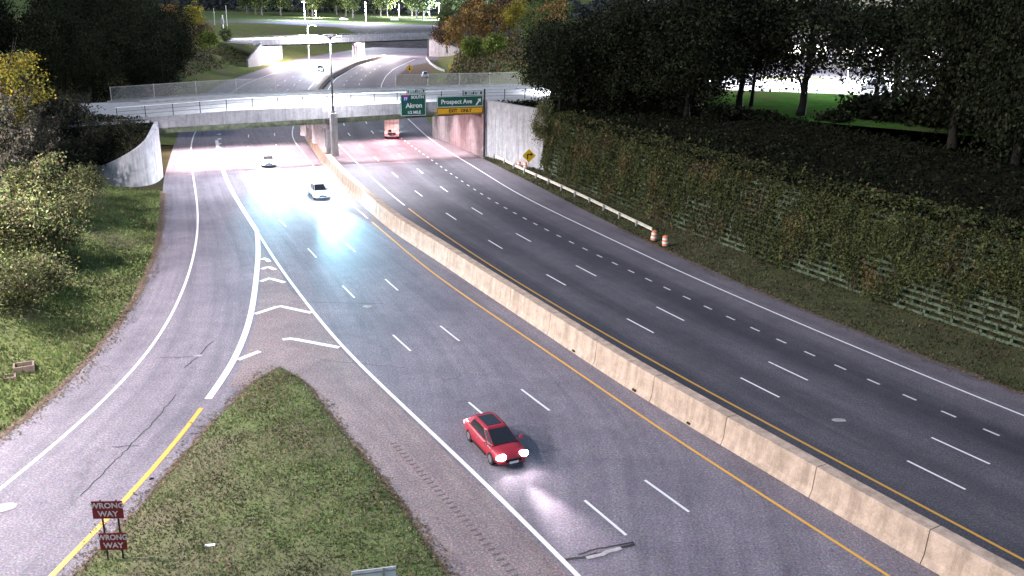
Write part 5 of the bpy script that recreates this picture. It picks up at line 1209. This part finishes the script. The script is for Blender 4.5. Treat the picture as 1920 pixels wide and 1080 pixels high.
# street lamps over the overpass roadway, beyond the picture's side edges
for s in (66,):
    b_ = bloc(s, 3.0); lamp(b_[0], b_[1], zt(s) - .3, 9.0, "street lamp beside the overpass roadway behind the black trees", ((math.cos(BANG + 1.57), math.sin(BANG + 1.57)),), 2.5, 16000, (.86, .9, 1), spot=120)
# far lamps
g = gp(580, 117); lamp(g[0], g[1], 0, 12, "white lamp post in front of the far overpass", ((.75, -.66),), 3.6, 10000, (.95, .93, 1.0), point=True, r0=.2, pole=M_SIGNW, hs=1.8)
LG = "park lamps behind the far lawn"
for px, pyt, y_, pyb, en, mt, cl, lb in ((570, 3, 500, 40, 42000, M_LAMP_BLUE, (.5, .55, 1), "blue-white park lamp left of the white lamp post"), (685, 4, 486, 45, 30000, M_LAMP, (.9, .93, 1), "brightest park lamp in the middle of the far lawn"), (823, 5, 560, 38, 42000, M_LAMP_BLUE, (.55, .6, 1), "blue-white park lamp at the right end of the far lawn"),
        (748, 8, 600, 28, 25000, M_LAMP, (.9, .9, 1), "small park lamp between the brightest one and the right one"), (805, 2, 620, 30, 18000, M_LAMP, (.9, .9, 1), "small dim park lamp beside the right blue one"), (592, 24, 560, 44, 14000, M_LAMP, (1, .95, .9), "low park lamp near the left blue one")):
    hp = yp(px, pyt, y_); z0 = 7.5 + (y_ - 474) * .002
    lamp(hp[0], hp[1], z0, max(4, hp[2] - z0), lb, ((0, -1),), .5, en, cl, mt, M_SIGNW, .22, group=LG, hs=4.2 if en > 40000 else 1.6, point=True)
for px, py, y_, lb in ((645, 31, 520, "small pale car parked under the far park lamps, left one"), (740, 31, 530, "small pale car parked under the far park lamps, right one")):
    p = yp(px, py, y_); car("parked_car", lb, "car", p[0], p[1], 0.1, M_CARWHITE, 4.6, 1.85, 1.5, head=M_DRUMW, tail=M_RED, z=7.6, group="cars parked by the far lawn")
# pole signs by the far left bank
for px, pt_, pb_, lb, wd in ((420, 28, 72, "white pole with a small grey box left of the far overpass", .2), (427, 10, 60, "thin grey pole behind the white pole", .12), (403, 15, 48, "slim pole standing apart at the left", .12)):
    b_ = gp(px, pb_, 7.6); t_ = yp(px, pt_, b_[1]); o = thing("utility_pole", lb, "pole", (b_[0], b_[1], 7.2), 0, "poles on the far left bank"); hh = t_[2] - 7.2
    MB().tube([(0, 0, 0), (0, 0, hh)], wd, 8).build("pole", M_SIGNW, o)
    MB().box((.0, -.3, hh * .75), (.9 if wd > .15 else .5, .4, 1.6 if wd > .15 else .6)).build("box", M_GALV, o)

# ------------------------------------------------------------------ lit car park behind the right trees
ba = thing("white_building", "long white lit building behind the dark trees and green lawn", "building", (88, 232, 8.5), R(-14))
m = MB(); m.box((0, 0, 3.2), (110, 16, 6.4)); m.build("wall", M_LOTW, ba); MB().box((0, 0, 6.6), (111, 17, .4)).build("roof", M_CONC, ba)
wmesh = MB().box((0, 0, 0), (3.0, .1, 1.7)).mesh("window", M_WIN)
for i in range(17):
    for z in (2.9,): o = link("window", wmesh, ba); o.location = (-50 + i * 6.2, -8.03, z)
PG = "lamps of the lit car park"
for px, py, y_, lb in ((1376, 112, 170, "car park lamp between the left trunks"), (1492, 118, 168, "car park lamp beside the forked tree"), (1592, 124, 166, "car park lamp right of the forked tree"), (1660, 128, 172, "car park lamp behind the right end of the lawn"), (1880, 140, 150, "car park lamp at the far right between black trees")):
    hp = yp(px, py, y_); lamp(hp[0], hp[1], 8.5, max(4.5, hp[2] - 8.5), lb, ((0, -1),), .4, 10000, (.88, .93, .98), M_LAMP, M_GALV, .1, group=PG, hs=1.2, point=True)
for px, py, lb, mt in ((1650, 172, "white van parked at the edge of the lit car park", M_CARWHITE), (1720, 180, "pale car parked right of the white van", M_CARSILV), (1400, 160, "pale car parked behind the straight dark trunk", M_CARWHITE)):
    g = gp(px, py, 8.5); car("parked_car", lb, "van" if "van" in lb else "car", g[0], g[1] + 3, R(160), mt, 5.0, 1.95, 2.0 if "van" in lb else 1.5, roof=(-2.2, .6) if "van" in lb else (-1.3, .2), glass_base=(-2.35, 1.3), head=M_DRUMW, tail=M_RED, z=8.5, group="cars in the lit car park")
# pale rail fence between lawn and car park
rf = thing("rail_fence", "low white rail fence between the green lawn and the lit car park", "fence"); q = resample([(40, 151.2), (56, 148.6), (80, 142.4)], 3.0)
for z in (.45, .95):
    for a, b_ in zip(q[:-1], q[1:]): MB().tube([(a[0], a[1], 8.5 + z), (b_[0], b_[1], 8.5 + z)], .06, 6).build("rail", M_SIGNW, rf)
pm = MB().box((0, 0, .55), (.12, .12, 1.1)).mesh("post", M_SIGNW)
for p in q: o = link("post", pm, rf); o.location = (p[0], p[1], 8.48)
